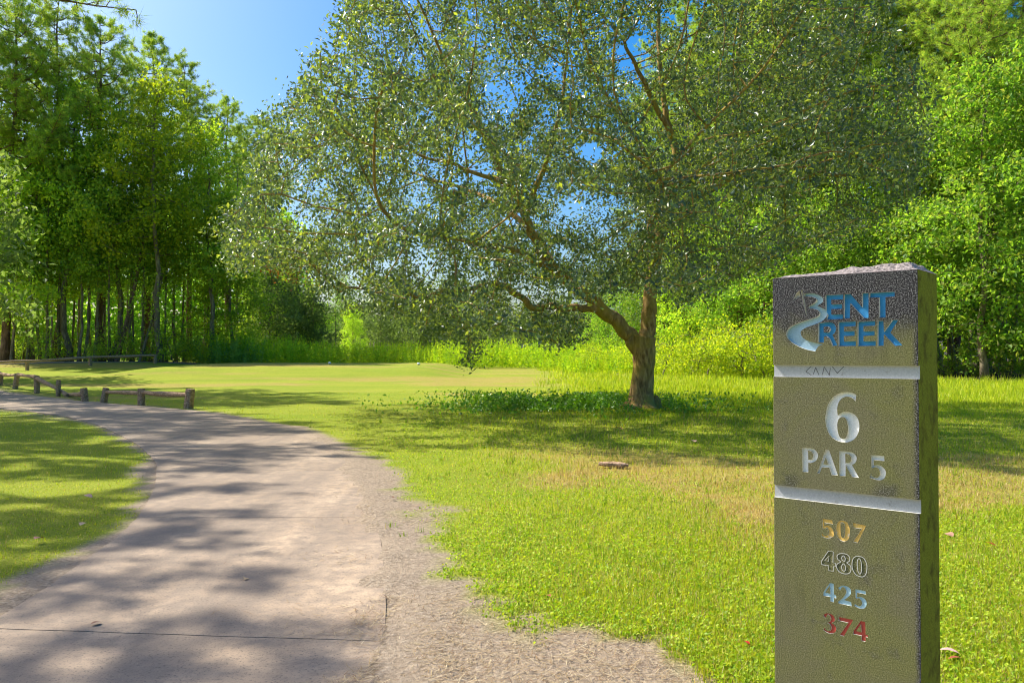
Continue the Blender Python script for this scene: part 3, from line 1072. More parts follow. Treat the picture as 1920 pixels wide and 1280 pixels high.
for k, (p, w) in enumerate(((D, 0.16), (E, 0.11), (Fp, 0.15), (G, 0.15), (H, 0.16), (I2, 0.16))):
    fence_post(f2, p[0], p[1], w, 70 + k)
g1 = ground_at(128, 742); g1[2] += 0.04
fence_rail(f2, lerp(D[0], D[1], 0.55), g1, 0.06, 0.0, 81)
g2_ = ground_at(127, 744); g2_[2] += 0.05
fence_rail(f2, lerp(Fp[0], Fp[1], 0.84), g2_, 0.06, -0.02, 82)
fence_rail(f2, lerp(Fp[0], Fp[1], 0.92), lerp(G[0], G[1], 0.92), 0.06, 0.0, 83)
fence_rail(f2, lerp(G[0], G[1], 0.92), lerp(H[0], H[1], 0.9), 0.06, 0.03, 84)
fence_rail(f2, lerp(H[0], H[1], 0.9), lerp(I2[0], I2[1], 0.9), 0.06, 0.03, 85)
f3 = empty('rail_fence', on(-27.0, 45.6))
tag(f3, 'far low rail fence in front of the pale path by the wood', 'fence', 'low timber fences along the path')
fpts = [(-36, 41.5), (-30.6, 44.3), (-27.2, 46.4), (-25.0, 49.0), (-22.0, 51.0)]
for k, (x, y) in enumerate(fpts):
    b = np.array(on(x, y))
    fence_post(f3, b, b + np.array([0, 0, 0.56]), 0.16, 90 + k)
for k in range(len(fpts) - 1):
    a = np.array(on(*fpts[k])) + np.array([0, 0, 0.5]); b = np.array(on(*fpts[k + 1])) + np.array([0, 0, 0.5])
    fence_rail(f3, a, b, 0.075, 0.02, 95 + k)

# ------------------------------------------------------------------ tee markers, plank
M['marker'] = flat_mat('white_plastic', (0.8, 0.8, 0.78), 0.4, 0.5, 20, 0.05, 0.02)
for k, (px, Y0, lab) in enumerate(((618, 45.0, 'small white tee marker on the tee, the left of two'), (785, 44.0, 'small white tee marker on the tee, the right of two'))):
    x = gx(px, Y0)
    r = empty('tee_marker', on(x, Y0))
    tag(r, lab, 'tee marker', 'white tee markers')
    bm = bmesh.new()
    bmesh.ops.create_uvsphere(bm, u_segments=16, v_segments=10, radius=0.09, matrix=Matrix.Translation((0, 0, 0.085)) @ Matrix.Diagonal((1, 1, 0.8, 1)))
    for f in bm.faces: f.smooth = True
    me = bpy.data.meshes.new('ball'); bm.to_mesh(me); bm.free(); me.materials.append(M['marker'])
    obj('ball', me, r)
    bm = bmesh.new()
    bmesh.ops.create_cone(bm, segments=10, radius1=0.012, radius2=0.02, depth=0.12, cap_ends=True)
    me = bpy.data.meshes.new('spike'); bm.to_mesh(me); bm.free(); me.materials.append(M['wood'])
    obj('spike', me, r)
pl = ground_at(1150, 878)
Pk = np.array([(-0.16, 0.02, 0), (-0.08, 0.0, 0), (0.0, 0.01, 0), (0.09, -0.01, 0), (0.17, 0.0, 0)])
Vv_, F = loft(Pk, [0.045, 0.06, 0.062, 0.058, 0.03], 8, 0.3, 5, True, 12, 0.4)
Vv_[:, 2] *= 0.45
pk = obj('wood_chunk', mesh_np('wood_chunk', Vv_, F, M['wood']), None, (pl[0], pl[1], pl[2] + 0.045))
pk.rotation_euler = (0.05, 0.03, -0.1)
tag(pk, 'small weathered grey piece of wood lying in the dry grass', 'wood piece')


# ------------------------------------------------------------------ foliage machinery
def unit(v):
    return v / (np.linalg.norm(v, axis=1)[:, None] + 1e-9)


def leaf_cards(Cn, size, aspect, cols, r, up=0.5, droop=0.0, fold=0.12):
    """one folded four-cornered leaf for every centre"""
    n = len(Cn)
    a = unit(r.normal(size=(n, 3)) + np.array([0, 0, -droop]))
    nn = unit(r.normal(size=(n, 3)) + np.array([0, 0, up * 2]))
    b = unit(np.cross(nn, a))
    nn = np.cross(a, b)
    s = size * (0.65 + 0.7 * r.random(n))[:, None]
    V = np.empty((n, 4, 3))
    V[:, 0] = Cn - a * s * 0.5
    V[:, 1] = Cn + b * s * aspect * 0.5 + nn * s * fold
    V[:, 2] = Cn + a * s * 0.5
    V[:, 3] = Cn - b * s * aspect * 0.5 + nn * s * fold
    F = np.arange(n * 4).reshape(n, 4)
    return V.reshape(-1, 3), F, np.repeat(cols, 4, axis=0)


def pal(r, n, stops, w=None):
    """random colours between palette stops"""
    st = np.array(stops, float)
    i = r.choice(len(st), n, p=w)
    j = r.choice(len(st), n, p=w)
    t = r.random((n, 1)) * 0.5
    c = st[i] * (1 - t) + st[j] * t
    return c * (0.8 + 0.4 * r.random((n, 1)))


def colonize(att, nodes, par, D=0.35, di=2.5, dk=0.5, iters=140):
    nodes = [np.array(p, float) for p in nodes]
    par = list(par)
    att = np.array(att)
    NP = np.array(nodes)
    d = np.full(len(att), 1e9); near = np.zeros(len(att), int)
    for c0 in range(0, len(NP), 400):
        dd = np.linalg.norm(att[:, None] - NP[None, c0:c0 + 400], axis=2)
        m = dd.min(1); k = dd.argmin(1)
        s = m < d
        d[s] = m[s]; near[s] = k[s] + c0
    for it in range(iters):
        act = d < di
        if not act.any():
            # reach out: let the closest attractor pull
            act = d <= np.sort(d)[:max(1, len(d) // 50)][-1]
        ids = near[act]
        v = unit(att[act] - NP[ids])
        acc = np.zeros((len(NP), 3))
        np.add.at(acc, ids, v)
        u = np.unique(ids)
        dirn = unit(acc[u] + rng.normal(scale=0.12, size=(len(u), 3)))
        new = NP[u] + dirn * D
        base = len(NP)
        NP = np.vstack([NP, new])
        par.extend(u.tolist())
        dd = np.linalg.norm(att[:, None] - new[None], axis=2) if len(new) < 900 else None
        if dd is None:
            break
        m = dd.min(1); k = dd.argmin(1)
        s = m < d
        d[s] = m[s]; near[s] = k[s] + base
        keep = d > dk
        att, d, near = att[keep], d[keep], near[keep]
        if len(att) == 0 or len(NP) > 9000:
            break
    return NP, np.array(par)


def tree_radii(NP, par, r0=0.012, e=2.4, rmax=None):
    acc = np.zeros(len(NP))
    nch = np.bincount(par[par >= 0], minlength=len(NP))
    for i in range(len(NP) - 1, -1, -1):
        if nch[i] == 0:
            acc[i] = r0 ** e
        if par[i] >= 0:
            acc[par[i]] += acc[i]
    return acc ** (1 / e), nch


def twig_mesh(NP, par, rad, mask, sides=5):
    i = np.where(mask & (par >= 0))[0]
    a, b = NP[par[i]], NP[i]
    ra = np.minimum(rad[par[i]], rad[i] * 1.25)[:, None]; rb = rad[i][:, None]
    t = unit(b - a)
    u = unit(np.cross(t, np.array([0.3, 0.9, 0.31])))
    w = np.cross(t, u)
    n = len(i)
    V = np.empty((n, 2, sides, 3))
    for k in range(sides):
        an = 2 * np.pi * k / sides
        o_ = u * math.cos(an) + w * math.sin(an)
        V[:, 0, k] = a - t * ra * 0.4 + o_ * ra
        V[:, 1, k] = b + o_ * rb
    base = (np.arange(n) * 2 * sides)[:, None]
    F = []
    for k in range(sides):
        k2 = (k + 1) % sides
        F.append(np.concatenate([base + k, base + k2, base + sides + k2, base + sides + k], 1))
    return V.reshape(-1, 3), np.concatenate(F)


def merge(parts):
    Vs, Fs, off = [], {}, 0
    for V, F in parts:
        F = F if isinstance(F, list) else [F]
        Vs.append(V)
        for f in F:
            Fs.setdefault(f.shape[1], []).append(f + off)
        off += len(V)
    return np.vstack(Vs), [np.concatenate(v) for v in Fs.values()]


# ------------------------------------------------------------------ the oak
OY = 20.2
OB = np.array([gx(1203, OY), OY, 0.0]); OB[2] = float(hgt(OB[0], OB[1]))
oak = empty('oak_tree', tuple(OB))
tag(oak, 'spreading live oak with forked trunk and wide dark glossy crown over the grass', 'tree')
orng = np.random.default_rng(21)


def op(px, py, dy=0.0):
    """photo pixel at the oak's depth (+dy) -> oak coordinates"""
    return at_y(px, py, OY + dy) - OB


limbs = [
    # (points, radius start, radius end)
    ([op(1203, 790), op(1203, 765), op(1204, 735), op(1206, 700), op(1207, 672), op(1206, 650), op(1209, 630)], 0.36, 0.25),
    ([op(1206, 668), op(1186, 640), op(1160, 608), op(1125, 578, -0.2), op(1085, 545, -0.4), op(1045, 510, -0.6), op(1015, 470, -0.8), op(985, 410, -1.0), op(960, 345, -1.2), op(915, 260, -1.4), op(870, 190, -1.6)], 0.21, 0.05),
    ([op(1209, 640), op(1219, 600), op(1221, 550, .1), op(1228, 490, .2), op(1240, 430, .3), op(1252, 395, .4)], 0.19, 0.14),
    ([op(1252, 397, .4), op(1290, 375, .3), op(1335, 355, .1), op(1380, 328, 0), op(1428, 325, -.2), op(1480, 340, -.5), op(1540, 325, -.9), op(1600, 330, -1.2)], 0.12, 0.04),
    ([op(1378, 330, 0), op(1382, 270, .1), op(1375, 200, .3), op(1384, 130, .4), op(1392, 50, .6), op(1400, -30, .8)], 0.085, 0.03),
    ([op(1252, 397, .4), op(1268, 330, .6), op(1262, 265, .7), op(1245, 190, .8), op(1238, 110, .9), op(1233, 40, 1), op(1240, -60, 1.2)], 0.11, 0.035),
    ([op(1262, 260, .7), op(1225, 185, .4), op(1190, 120, .1), op(1160, 70, -.2), op(1120, 20, -.5)], 0.075, 0.025),
    ([op(1125, 578, -0.2), op(1085, 577, -.4), op(1040, 577, -.6), op(1000, 578, -.8), op(975, 555, -.9), op(945, 533, -1), op(905, 536, -1.1), op(850, 545, -1.3), op(800, 557, -1.5), op(745, 550, -1.6), op(700, 540, -1.7), op(640, 535, -1.8)], 0.10, 0.03),
    ([op(1085, 545, -.4), op(1035, 500, -1.5), op(960, 470, -2.8), op(880, 455, -3.9), op(780, 440, -4.8)], 0.11, 0.03),
    ([op(1045, 510, -.6), op(1000, 440, .6), op(930, 380, 2.0), op(860, 350, 3.4), op(780, 330, 4.8)], 0.10, 0.03),
    ([op(960, 345, -1.2), op(900, 330, -1.0), op(830, 300, -.8), op(750, 280, -.6), op(670, 260, -.6)], 0.06, 0.02),
    ([op(1228, 490, .2), op(1225, 430, -1.2), op(1235, 390, -2.6), op(1245, 370, -4.0), op(1240, 340, -5.2)], 0.10, 0.03),
    ([op(1240, 430, .3), op(1250, 380, 1.8), op(1270, 340, 3.4), op(1300, 300, 5.0)], 0.10, 0.03),
    ([op(985, 410, -1), op(1010, 330, -1.4), op(1040, 250, -1.8), op(1060, 150, -2), op(1070, 60, -2.2)], 0.07, 0.02),
]
parts = []
sk_nodes, sk_par = [], []
for li, (pts, ra, rb) in enumerate(limbs):
    P = cr(np.array(pts), 5)
    wob = np.stack([fbm(np.arange(len(P)) * 0.35, np.full(len(P), li * 3.1), seed=60 + k) - 0.5 for k in range(3)], 1) * 0.22
    wob[:3] *= 0.1
    if li == 0:
        wob *= 0.1
    P = P + wob
    t = np.linspace(0, 1, len(P))
    rad = ra * (1 - t) + rb * t
    if li == 0:
        zz = P[:, 2]
        rad = 0.255 + 0.02 * np.sin(zz * 3) + 0.27 * np.exp(-np.maximum(zz, 0) / 0.16) + 0.06 * sm((zz - 0.9) / 0.7)
    Vv_, F = loft(P, rad, 20 if li < 3 else 10, 0.16 if li < 3 else 0.1, 100 + li, True, 5.0)
    if li == 0:   # root flare lobes
        a = np.arctan2(Vv_[:, 1], Vv_[:, 0])
        k = np.exp(-np.maximum(Vv_[:, 2], 0) / 0.14)
        f_ = 1 + k * 0.30 * np.sin(a * 5 + 0.8)
        Vv_[:, 0] *= f_; Vv_[:, 1] *= f_
    parts.append((Vv_, F))
    s0_ = len(sk_nodes)
    for q in range(0, len(P), 2):
        if li in (0, 2) and P[q][2] < 3.2:
            continue
        if li == 1 and P[q][2] < 2.2:
            continue
        sk_nodes.append(P[q])
        sk_par.append(len(sk_nodes) - 2 if len(sk_nodes) - 1 > s0_ else -1)
V_, F_ = merge(parts)
obj('trunk', mesh_np('trunk', V_, F_, M['oak_bark'], True), oak)
# knob of dead root beside the trunk
kb = op(1231, 766)
Vv_, F = loft([kb + np.array((0, 0, -0.1)), kb + np.array((0, 0, 0.08)), kb + np.array((0.01, 0, 0.2)), kb + np.array((-0.02, 0, 0.33))], [0.13, 0.13, 0.10, 0.03], 10, 0.5, 9, True, 9)
obj('root_knob', mesh_np('root_knob', Vv_, F, M['oak_bark'], True), oak)

SIL = [(385, 425), (430, 470), (455, 515), (540, 510), (585, 555), (640, 590), (700, 575), (760, 615), (820, 620), (848, 695), (905, 692), (925, 615), (990, 615),
       (1010, 650), (1060, 665), (1100, 630), (1130, 575), (1200, 535), (1260, 585), (1310, 575), (1370, 535), (1430, 530), (1480, 480), (1560, 460), (1640, 430), (1740, 355),
       (1760, 250), (1740, 130), (1690, 20), (1640, -120), (1500, -260), (1200, -330), (900, -300), (720, -170), (640, -20), (620, 60), (560, 120), (545, 190), (480, 205), (505, 260), (455, 290), (470, 350)]
HOLES = [((1188, 105), 48, 55), ((1110, 285), 28, 28), ((900, 320), 34, 24), ((1290, 40), 30, 60), ((960, 410), 22, 20), ((1215, 215), 20, 32), ((790, 370), 24, 20), ((1330, 440), 34, 34), ((1420, 250), 24, 32)]
cand = orng.uniform((-8.6, 11.4, 1.6), (11.5, 27.8, 13.2), size=(95000, 3))
ce = np.array([1.3, 19.7, 5.2])
e = (cand - ce) / np.array([10.0, 8.3, 7.2])
q = np.linalg.norm(e, axis=1)
u_, v_ = project(cand)
ok = (q < 1.0) & in_poly(u_, v_, SIL)
for (hx, hy), a, b in HOLES:
    ok &= ((u_ - hx) / a) ** 2 + ((v_ - hy) / b) ** 2 > 1.0
cl = fbm(cand[:, 0] * 0.62, cand[:, 1] * 0.62, cand[:, 2] * 0.95, seed=77, oct=2)
ok &= cl > 0.47
ok &= (q > 0.42 + 0.25 * (cl - 0.5)) | (orng.random(len(cand)) < 0.25)
ok &= np.hypot(cand[:, 0] - OB[0], cand[:, 1] - OB[1]) * 0.9 + (cand[:, 2] - 2.2) * 0.8 > 1.4
limbz = (u_ > 840) & (u_ < 1090) & (v_ > 500) & (v_ < 605)
ok &= ~(limbz & (orng.random(len(cand)) < 0.45))
under = (u_ > 1000) & (u_ < 1190) & (v_ > 545)
lowr = (u_ > 1260) & (v_ > 330)
ok &= ~(lowr & (orng.random(len(cand)) < 0.45))
ok &= ~(under & (orng.random(len(cand)) < 0.8))
att = cand[ok] - OB
att = att[orng.permutation(len(att))[:6200]]
ex = []
for (pa, pb, d0, d1, m_) in (((862, 600), (900, 690), -2.2, -0.6, 150), ((690, 545), (900, 590), -3.0, -0.5, 260), ((1010, 590), (1080, 655), -2.0, 0.0, 120), ((430, 440), (620, 510), -3.0, 0.5, 220)):
    for _ in range(m_):
        ex.append(op(orng.uniform(pa[0], pb[0]), orng.uniform(pa[1], pb[1]), orng.uniform(d0, d1)))
att = np.vstack([att, np.array(ex)])
NP, par = colonize(att, sk_nodes, sk_par, 0.30, 2.6, 0.42, 120)
rad, nch = tree_radii(NP, par, 0.0075, 2.3)
rad = np.minimum(rad, 0.07)
mask = np.ones(len(NP), bool); mask[:len(sk_nodes)] = False
tv, tf = twig_mesh(NP, par, rad, mask, 5)
obj('branches', mesh_np('branches', tv, tf, M['oak_bark'], True), oak)
tw = np.where(mask & (rad < 0.024))[0]
ends = NP[tw]
nl = 48
cen = np.repeat(ends, nl, 0) + np.clip(orng.normal(scale=0.14, size=(len(ends) * nl, 3)) * np.array([1.1, 1.1, 0.8]), -0.36, 0.36)
pu, pv = project(cen + OB)
okl = np.ones(len(cen), bool)
hn = fbm(pu * 0.05, pv * 0.05, seed=66)
for (hx, hy), a, b in HOLES[:5]:
    okl &= (((pu - hx) / (a * 0.75)) ** 2 + ((pv - hy) / (b * 0.75)) ** 2 > 0.15 + 1.5 * hn) | (orng.random(len(cen)) < 0.12)
cen = cen[okl]
print('oak leaves', len(cen), 'nodes', len(NP))
cols = pal(orng, len(cen), [(0.068, 0.108, 0.075), (0.130, 0.185, 0.112), (0.23, 0.30, 0.105), (0.44, 0.48, 0.12)], [0.44, 0.27, 0.17, 0.12])
lv, lf, lc = leaf_cards(cen, 0.088, 0.50, cols, orng, 0.35, 0.2, 0.10)
cr_o = obj('crown', mesh_np('crown', lv, lf, M['oak_leaf'], False, lc), oak)
# a dead rusty spray hanging under the left of the crown
dp = np.array([op(540, 500), op(510, 495), op(560, 520), op(525, 510)])
dc = np.repeat(dp, 55, 0) + orng.normal(scale=(0.22, 0.3, 0.13), size=(220, 3))
lv, lf, lc = leaf_cards(dc, 0.08, 0.5, pal(orng, len(dc), [(0.30, 0.10, 0.045), (0.22, 0.07, 0.035)]), orng, 0.2, 0.6)
tag(obj('dead_spray', mesh_np('dead_spray', lv, lf, M['broad_leaf'], False, lc), oak), 'small rusty brown spray of dead leaves', kind='stuff')


# ------------------------------------------------------------------ other tree kinds
def make_broadleaf(seed, H, z0, rx, stops, w=None, leaf=0.2, n_att=1100, nl=16, lean=(0, 0), bow=0.10, spread=0.25, trunk_r=None, blobs=9):
    """tall wood-edge tree: returns (trunk mesh, crown mesh)"""
    r = np.random.default_rng(seed)
    tr = trunk_r or H * 0.011
    tz = np.linspace(-0.3, H * 0.82, 14)
    bend = np.stack([np.cumsum(r.normal(scale=bow, size=14)), np.cumsum(r.normal(scale=bow, size=14)), np.zeros(14)], 1)
    P = np.stack([lean[0] * tz / H, lean[1] * tz / H, tz], 1) + bend
    P[:2, :2] = 0
    rad = tr * (1 - tz / H * 0.85) + tr * 0.5 * np.exp(-np.maximum(tz, 0) / 0.4)
    Vv_, F = loft(P, rad, 9, 0.12, seed, True, 3.0)
    # crown: several uneven lobes up the stem
    pts = []
    for k in range(blobs):
        f = k / (blobs - 1)
        zc = z0 + (H - z0) * (0.06 + 0.88 * f)
        an = k * 2.4 + r.random()
        rr = rx * (0.55 + 0.5 * math.sin(math.pi * min(1, 0.18 + f * 0.86)))
        off = rr * 0.55 * (1 - f * 0.6)
        px_, py_ = np.interp(zc, tz, P[:, 0]), np.interp(zc, tz, P[:, 1])
        c = np.array([px_ + off * math.cos(an), py_ + off * math.sin(an), zc])
        m = n_att // blobs
        v = unit(r.normal(size=(m, 3))) * (r.random((m, 1)) ** 0.45)
        pts.append(c + v * np.array([rr * 0.8, rr * 0.8, (H - z0) / blobs * 1.25]))
    att = np.vstack(pts)
    g = fbm(att[:, 0] * 0.8, att[:, 1] * 0.8, att[:, 2] * 0.8, seed=seed)
    att = att[(g > 0.43) & (att[:, 2] > z0 * 0.85) & (att[:, 2] < H)]
    sk = [P[i] for i in range(len(P)) if tz[i] > z0 * 0.6]
    NPt, pr = colonize(att, sk, [-1] + list(range(len(sk) - 1)), 0.45, 3.0, 0.6, 60)
    rd, nc = tree_radii(NPt, pr, 0.012, 2.3)
    rd = np.minimum(rd, tr * 0.5)
    mk = np.ones(len(NPt), bool); mk[:len(sk)] = False
    tv_, tf_ = twig_mesh(NPt, pr, rd, mk & (rd > 0.0125), 4)
    V_, F_ = merge([(Vv_, F), (tv_, tf_)])
    tw_ = np.where(mk & (rd < 0.04))[0]
    ce_ = np.repeat(NPt[tw_], nl, 0) + np.clip(r.normal(scale=spread, size=(len(tw_) * nl, 3)), -0.8, 0.8)
    cl_ = pal(r, len(ce_), stops, w)
    # patches of slightly different leaf colour
    gg = fbm(ce_[:, 0] * 0.5, ce_[:, 1] * 0.5, ce_[:, 2] * 0.5, seed=seed + 5)[:, None]
    cl_ = cl_ * (0.75 + 0.5 * gg)
    lv_, lf_, lc_ = leaf_cards(ce_, leaf, 0.62, cl_, r, 0.6, 0.1)
    return (V_, F_), (lv_, lf_, lc_)


def build_tree(name, tr, crn, bark, leafm):
    root = empty(name, (0, 0, 0))
    obj('trunk', mesh_np('trunk', tr[0], tr[1], bark, True), root)
    obj('crown', mesh_np('crown', crn[0], crn[1], leafm, False, crn[2]), root)
    return root


def needle_mesh(tp, r, tuft, needle, nw):
    c = np.repeat(tp[:, :3], tuft, 0)
    ax = unit(np.repeat(unit(tp[:, 3:]), tuft, 0) * 0.55 + r.normal(scale=0.75, size=(len(c), 3)) + np.array([0, 0, 0.12]))
    n = len(c)
    base = c + r.normal(scale=0.05, size=(n, 3))
    ln = needle * (0.6 + 0.6 * r.random(n))[:, None]
    sd_ = unit(np.cross(ax, r.normal(size=(n, 3)))) * nw
    NV = np.stack([base - sd_ * 0.5, base + sd_ * 0.5, base + ax * ln], 1).reshape(-1, 3)
    NF = np.arange(n * 3).reshape(n, 3)
    nc_ = np.repeat(pal(r, n, [(0.250, 0.398, 0.058), (0.383, 0.546, 0.073), (0.527, 0.640, 0.088), (0.705, 0.493, 0.104)], [0.4, 0.35, 0.2, 0.05]), 3, 0)
    return NV, NF, nc_


def make_pine(seed, H=20.0, z0=0.5, L0=3.6, nb=44, needle=0.26, nw=0.022, tuft=42, lean=0.0):
    r = np.random.default_rng(seed)
    tz = np.linspace(-0.3, H, 18)
    bend = np.cumsum(r.normal(scale=0.07, size=(18, 2)), 0)
    P = np.stack([bend[:, 0] + lean * tz, bend[:, 1], tz], 1); P[:2, :2] = 0
    rad = 0.24 * (1 - tz / H * 0.9) + 0.08 * np.exp(-np.maximum(tz, 0) / 0.4)
    parts_ = [loft(P, rad, 9, 0.1, seed, True, 3.0)]
    tips = []
    for k in range(nb):
        f = (k + r.random()) / nb
        z = H * (z0 + (1 - z0) * f ** 0.9)
        an = k * 2.39996 + r.normal(scale=0.3)
        L = (L0 * (1 - f ** 1.8) + 0.5) * (0.7 + 0.5 * r.random())
        b0 = np.array([np.interp(z, tz, P[:, 0]), np.interp(z, tz, P[:, 1]), z])
        d = np.array([math.cos(an), math.sin(an), 0.0])
        t = np.linspace(0, 1, 7)
        rise = L * (0.15 + 0.55 * r.random())
        Q = b0 + np.outer(t * L, d); Q[:, 2] += rise * t ** 1.6 - 0.10 * L * np.sin(t * 3.1)
        Q += np.stack([fbm(t * 2, t * 0 + k, seed=seed + s) - 0.5 for s in range(3)], 1) * 0.35 * t[:, None]
        parts_.append(loft(Q, 0.055 * (1 - 0.8 * t) * (0.5 + L / L0 * 0.5), 4, 0, 0, False))
        for s in np.linspace(0.42, 1.0, max(4, int(L * 3.2))):
            q = np.array([np.interp(s, t, Q[:, j]) for j in range(3)])
            for side in (-1, 1):
                ll = 0.75 * (1.15 - s * 0.6) * (0.5 + r.random()) * min(1, L / 2)
                dd = np.array([-d[1] * side, d[0] * side, 0]) * 0.7 + d * 0.5 + np.array([0, 0, 0.35]) + r.normal(scale=0.42, size=3)
                e_ = q + dd * ll
                parts_.append(loft([q, (q + e_) / 2 + np.array([0, 0, -0.03]), e_], [0.015, 0.012, 0.008], 3, 0, 0, False))
                tips.append(np.concatenate([e_, dd])); tips.append(np.concatenate([(q + e_) / 2 + r.normal(scale=0.08, size=3), dd]))
        tips.append(np.concatenate([Q[-1], d + np.array([0, 0, 0.5])]))
    V_, F_ = merge(parts_)
    NV, NF, nc_ = needle_mesh(np.array(tips), r, tuft, needle, nw)
    return (V_, F_), (NV, NF, nc_)


GREENS = [(0.188, 0.325, 0.035), (0.280, 0.426, 0.044), (0.404, 0.526, 0.058), (0.532, 0.595, 0.067)]
LIME = [(0.299, 0.389, 0.026), (0.417, 0.482, 0.029), (0.537, 0.545, 0.031), (0.225, 0.342, 0.026)]
BRIGHT = [(0.183, 0.335, 0.042), (0.260, 0.427, 0.051), (0.335, 0.496, 0.072), (0.119, 0.259, 0.038), (0.357, 0.381, 0.095)]
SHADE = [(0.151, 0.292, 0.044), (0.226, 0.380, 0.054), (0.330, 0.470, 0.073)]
FAR = [(0.10, 0.155, 0.065), (0.14, 0.20, 0.080), (0.19, 0.25, 0.095)]  # greyed greens, distance haze put into the leaf colour
LIBT = {}
LIBT['edge'] = build_tree('broadleaf_tree', *make_broadleaf(301, 13.5, 1.8, 3.0, GREENS, leaf=0.21, n_att=1700, nl=24), M['grey_bark'], M['broad_leaf'])
LIBT['tall'] = build_tree('broadleaf_tree', *make_broadleaf(302, 17.0, 5.0, 2.9, GREENS, leaf=0.22, n_att=1500, nl=24), M['grey_bark'], M['broad_leaf'])
LIBT['lime'] = build_tree('maple_tree', *make_broadleaf(303, 16.5, 5.5, 3.2, LIME, leaf=0.21, n_att=1500, nl=22), M['grey_bark'], M['broad_leaf'])
LIBT['bright'] = build_tree('broadleaf_tree', *make_broadleaf(304, 14.0, 1.0, 3.4, BRIGHT, leaf=0.19, n_att=2100, nl=26), M['grey_bark'], M['broad_leaf'])
LIBT['bright2'] = build_tree('broadleaf_tree', *make_broadleaf(305, 11.0, 1.8, 3.0, BRIGHT, leaf=0.18, n_att=1900, nl=26), M['grey_bark'], M['broad_leaf'])
LIBT['slim'] = build_tree('slender_tree', *make_broadleaf(306, 13.0, 5.2, 1.7, SHADE, leaf=0.18, n_att=700, nl=15, trunk_r=0.10, bow=0.035), M['grey_bark'], M['broad_leaf'])
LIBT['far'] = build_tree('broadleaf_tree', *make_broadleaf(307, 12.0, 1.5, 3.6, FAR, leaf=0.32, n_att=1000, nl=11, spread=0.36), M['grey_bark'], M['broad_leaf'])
LIBT['pine'] = build_tree('pine_tree', *make_pine(401, 21.0, 0.42, 3.7, 58), M['pine_bark'], M['needle'])
LIBT['pine2'] = build_tree('pine_tree', *make_pine(402, 23.0, 0.50, 3.3, 54), M['pine_bark'], M['needle'])
LIBT['open_pine'] = build_tree('pine_tree', *make_pine(403, 20.0, 0.48, 3.4, 24), M['pine_bark'], M['needle'])
LIBT['shrub'] = build_tree('shrub', *make_broadleaf(308, 2.6, 0.2, 1.5, GREENS, leaf=0.13, n_att=600, nl=26, trunk_r=0.035, blobs=6, spread=0.2), M['grey_bark'], M['broad_leaf'])
LIBT['shrub2'] = build_tree('shrub', *make_broadleaf(309, 2.2, 0.15, 1.7, LIME, leaf=0.13, n_att=800, nl=34, trunk_r=0.035, blobs=7, spread=0.2), M['grey_bark'], M['broad_leaf'])
USED = set()


def plant(kind, x, y, s, label, cat, group, rz=None, sz=None, dz=0.0):
    src_ = LIBT[kind]
    if kind in USED:
        o = copy_tree(src_)
    else:
        o = src_; USED.add(kind)
    o.location = on(x, y, dz)
    o.rotation_euler = (0, 0, random.uniform(0, 6.28) if rz is None else rz)
    o.scale = (s, s, s if sz is None else sz)
    for k in ('label', 'group', 'category'):
        if k in o: del o[k]
    tag(o, label, cat, group)
    return o


# --- the wood on the left
LG = 'trees of the wood on the left'
plant('lime', gx(300, 53), 53, 1.12, 'yellow-green maple rising in the middle of the left wood', 'tree', LG, 0.6)
plant('tall', gx(395, 55), 55, 0.95, 'dark green tree at the right end of the left wood front', 'tree', LG)
plant('edge', gx(445, 57), 57, 0.88, 'shorter leafy tree where the left wood meets the weeds', 'tree', LG)
plant('far', gx(-120, 38), 38, 1.0, 'leafy pale green tree standing out at the far left edge', 'tree', LG)
plant('tall', gx(130, 54), 54, 1.1, 'tall leafy tree left of the yellow-green maple', 'tree', LG)
plant('tall', gx(215, 54), 54, 1.0, 'tall leafy tree just behind the leaning trunks', 'tree', LG)
plant('edge', gx(60, 54), 54, 1.1, 'dense leafy tree behind the far fence rail', 'tree', LG)
plant('tall', gx(20, 55), 55, 1.1, 'tall leafy tree above the left fence posts', 'tree', LG)
plant('pine', gx(275, 60), 60, 1.12, 'tallest pine against the blue sky above the maple', 'pine', LG, 0.4)
plant('pine2', gx(355, 64), 64, 1.0, 'pine crown right of the tallest pine', 'pine', LG, 1.9)
plant('pine', gx(425, 68), 68, 1.02, 'pine with rounded crown near the right of the row', 'pine', LG, 2.7)
plant('pine2', gx(470, 72), 72, 0.93, 'rightmost pine of the row beside the oak crown', 'pine', LG, 4.1)
plant('pine', gx(190, 56), 56, 1.1, 'pine behind the tall leafy trees at left', 'pine', LG, 5.1)
plant('pine2', gx(105, 56), 56, 1.1, 'tall pine rising above the left fence', 'pine', LG, 3.0)
plant('pine', gx(10, 53.5), 53.5, 1.15, 'tall pine filling the top left corner', 'pine', LG, 0.9)
plant('pine2', gx(-40, 54), 54, 1.1, 'pine half cut by the left picture edge', 'pine', LG, 2.2)
back = [(60, 58), (150, 62), (240, 66), (330, 58), (380, 66), (440, 64), (0, 62), (-60, 55), (100, 70), (200, 74), (290, 74), (500, 66), (545, 72), (590, 70), (480, 80), (540, 84)]
for px, y in back:
    plant('slim' if px < 470 else 'far', gx(px, y), y, random.uniform(0.95, 1.25) if px < 470 else random.uniform(0.55, 0.72), 'shaded background tree standing deep in the left wood', 'tree', 'shaded trees deep in the left wood')
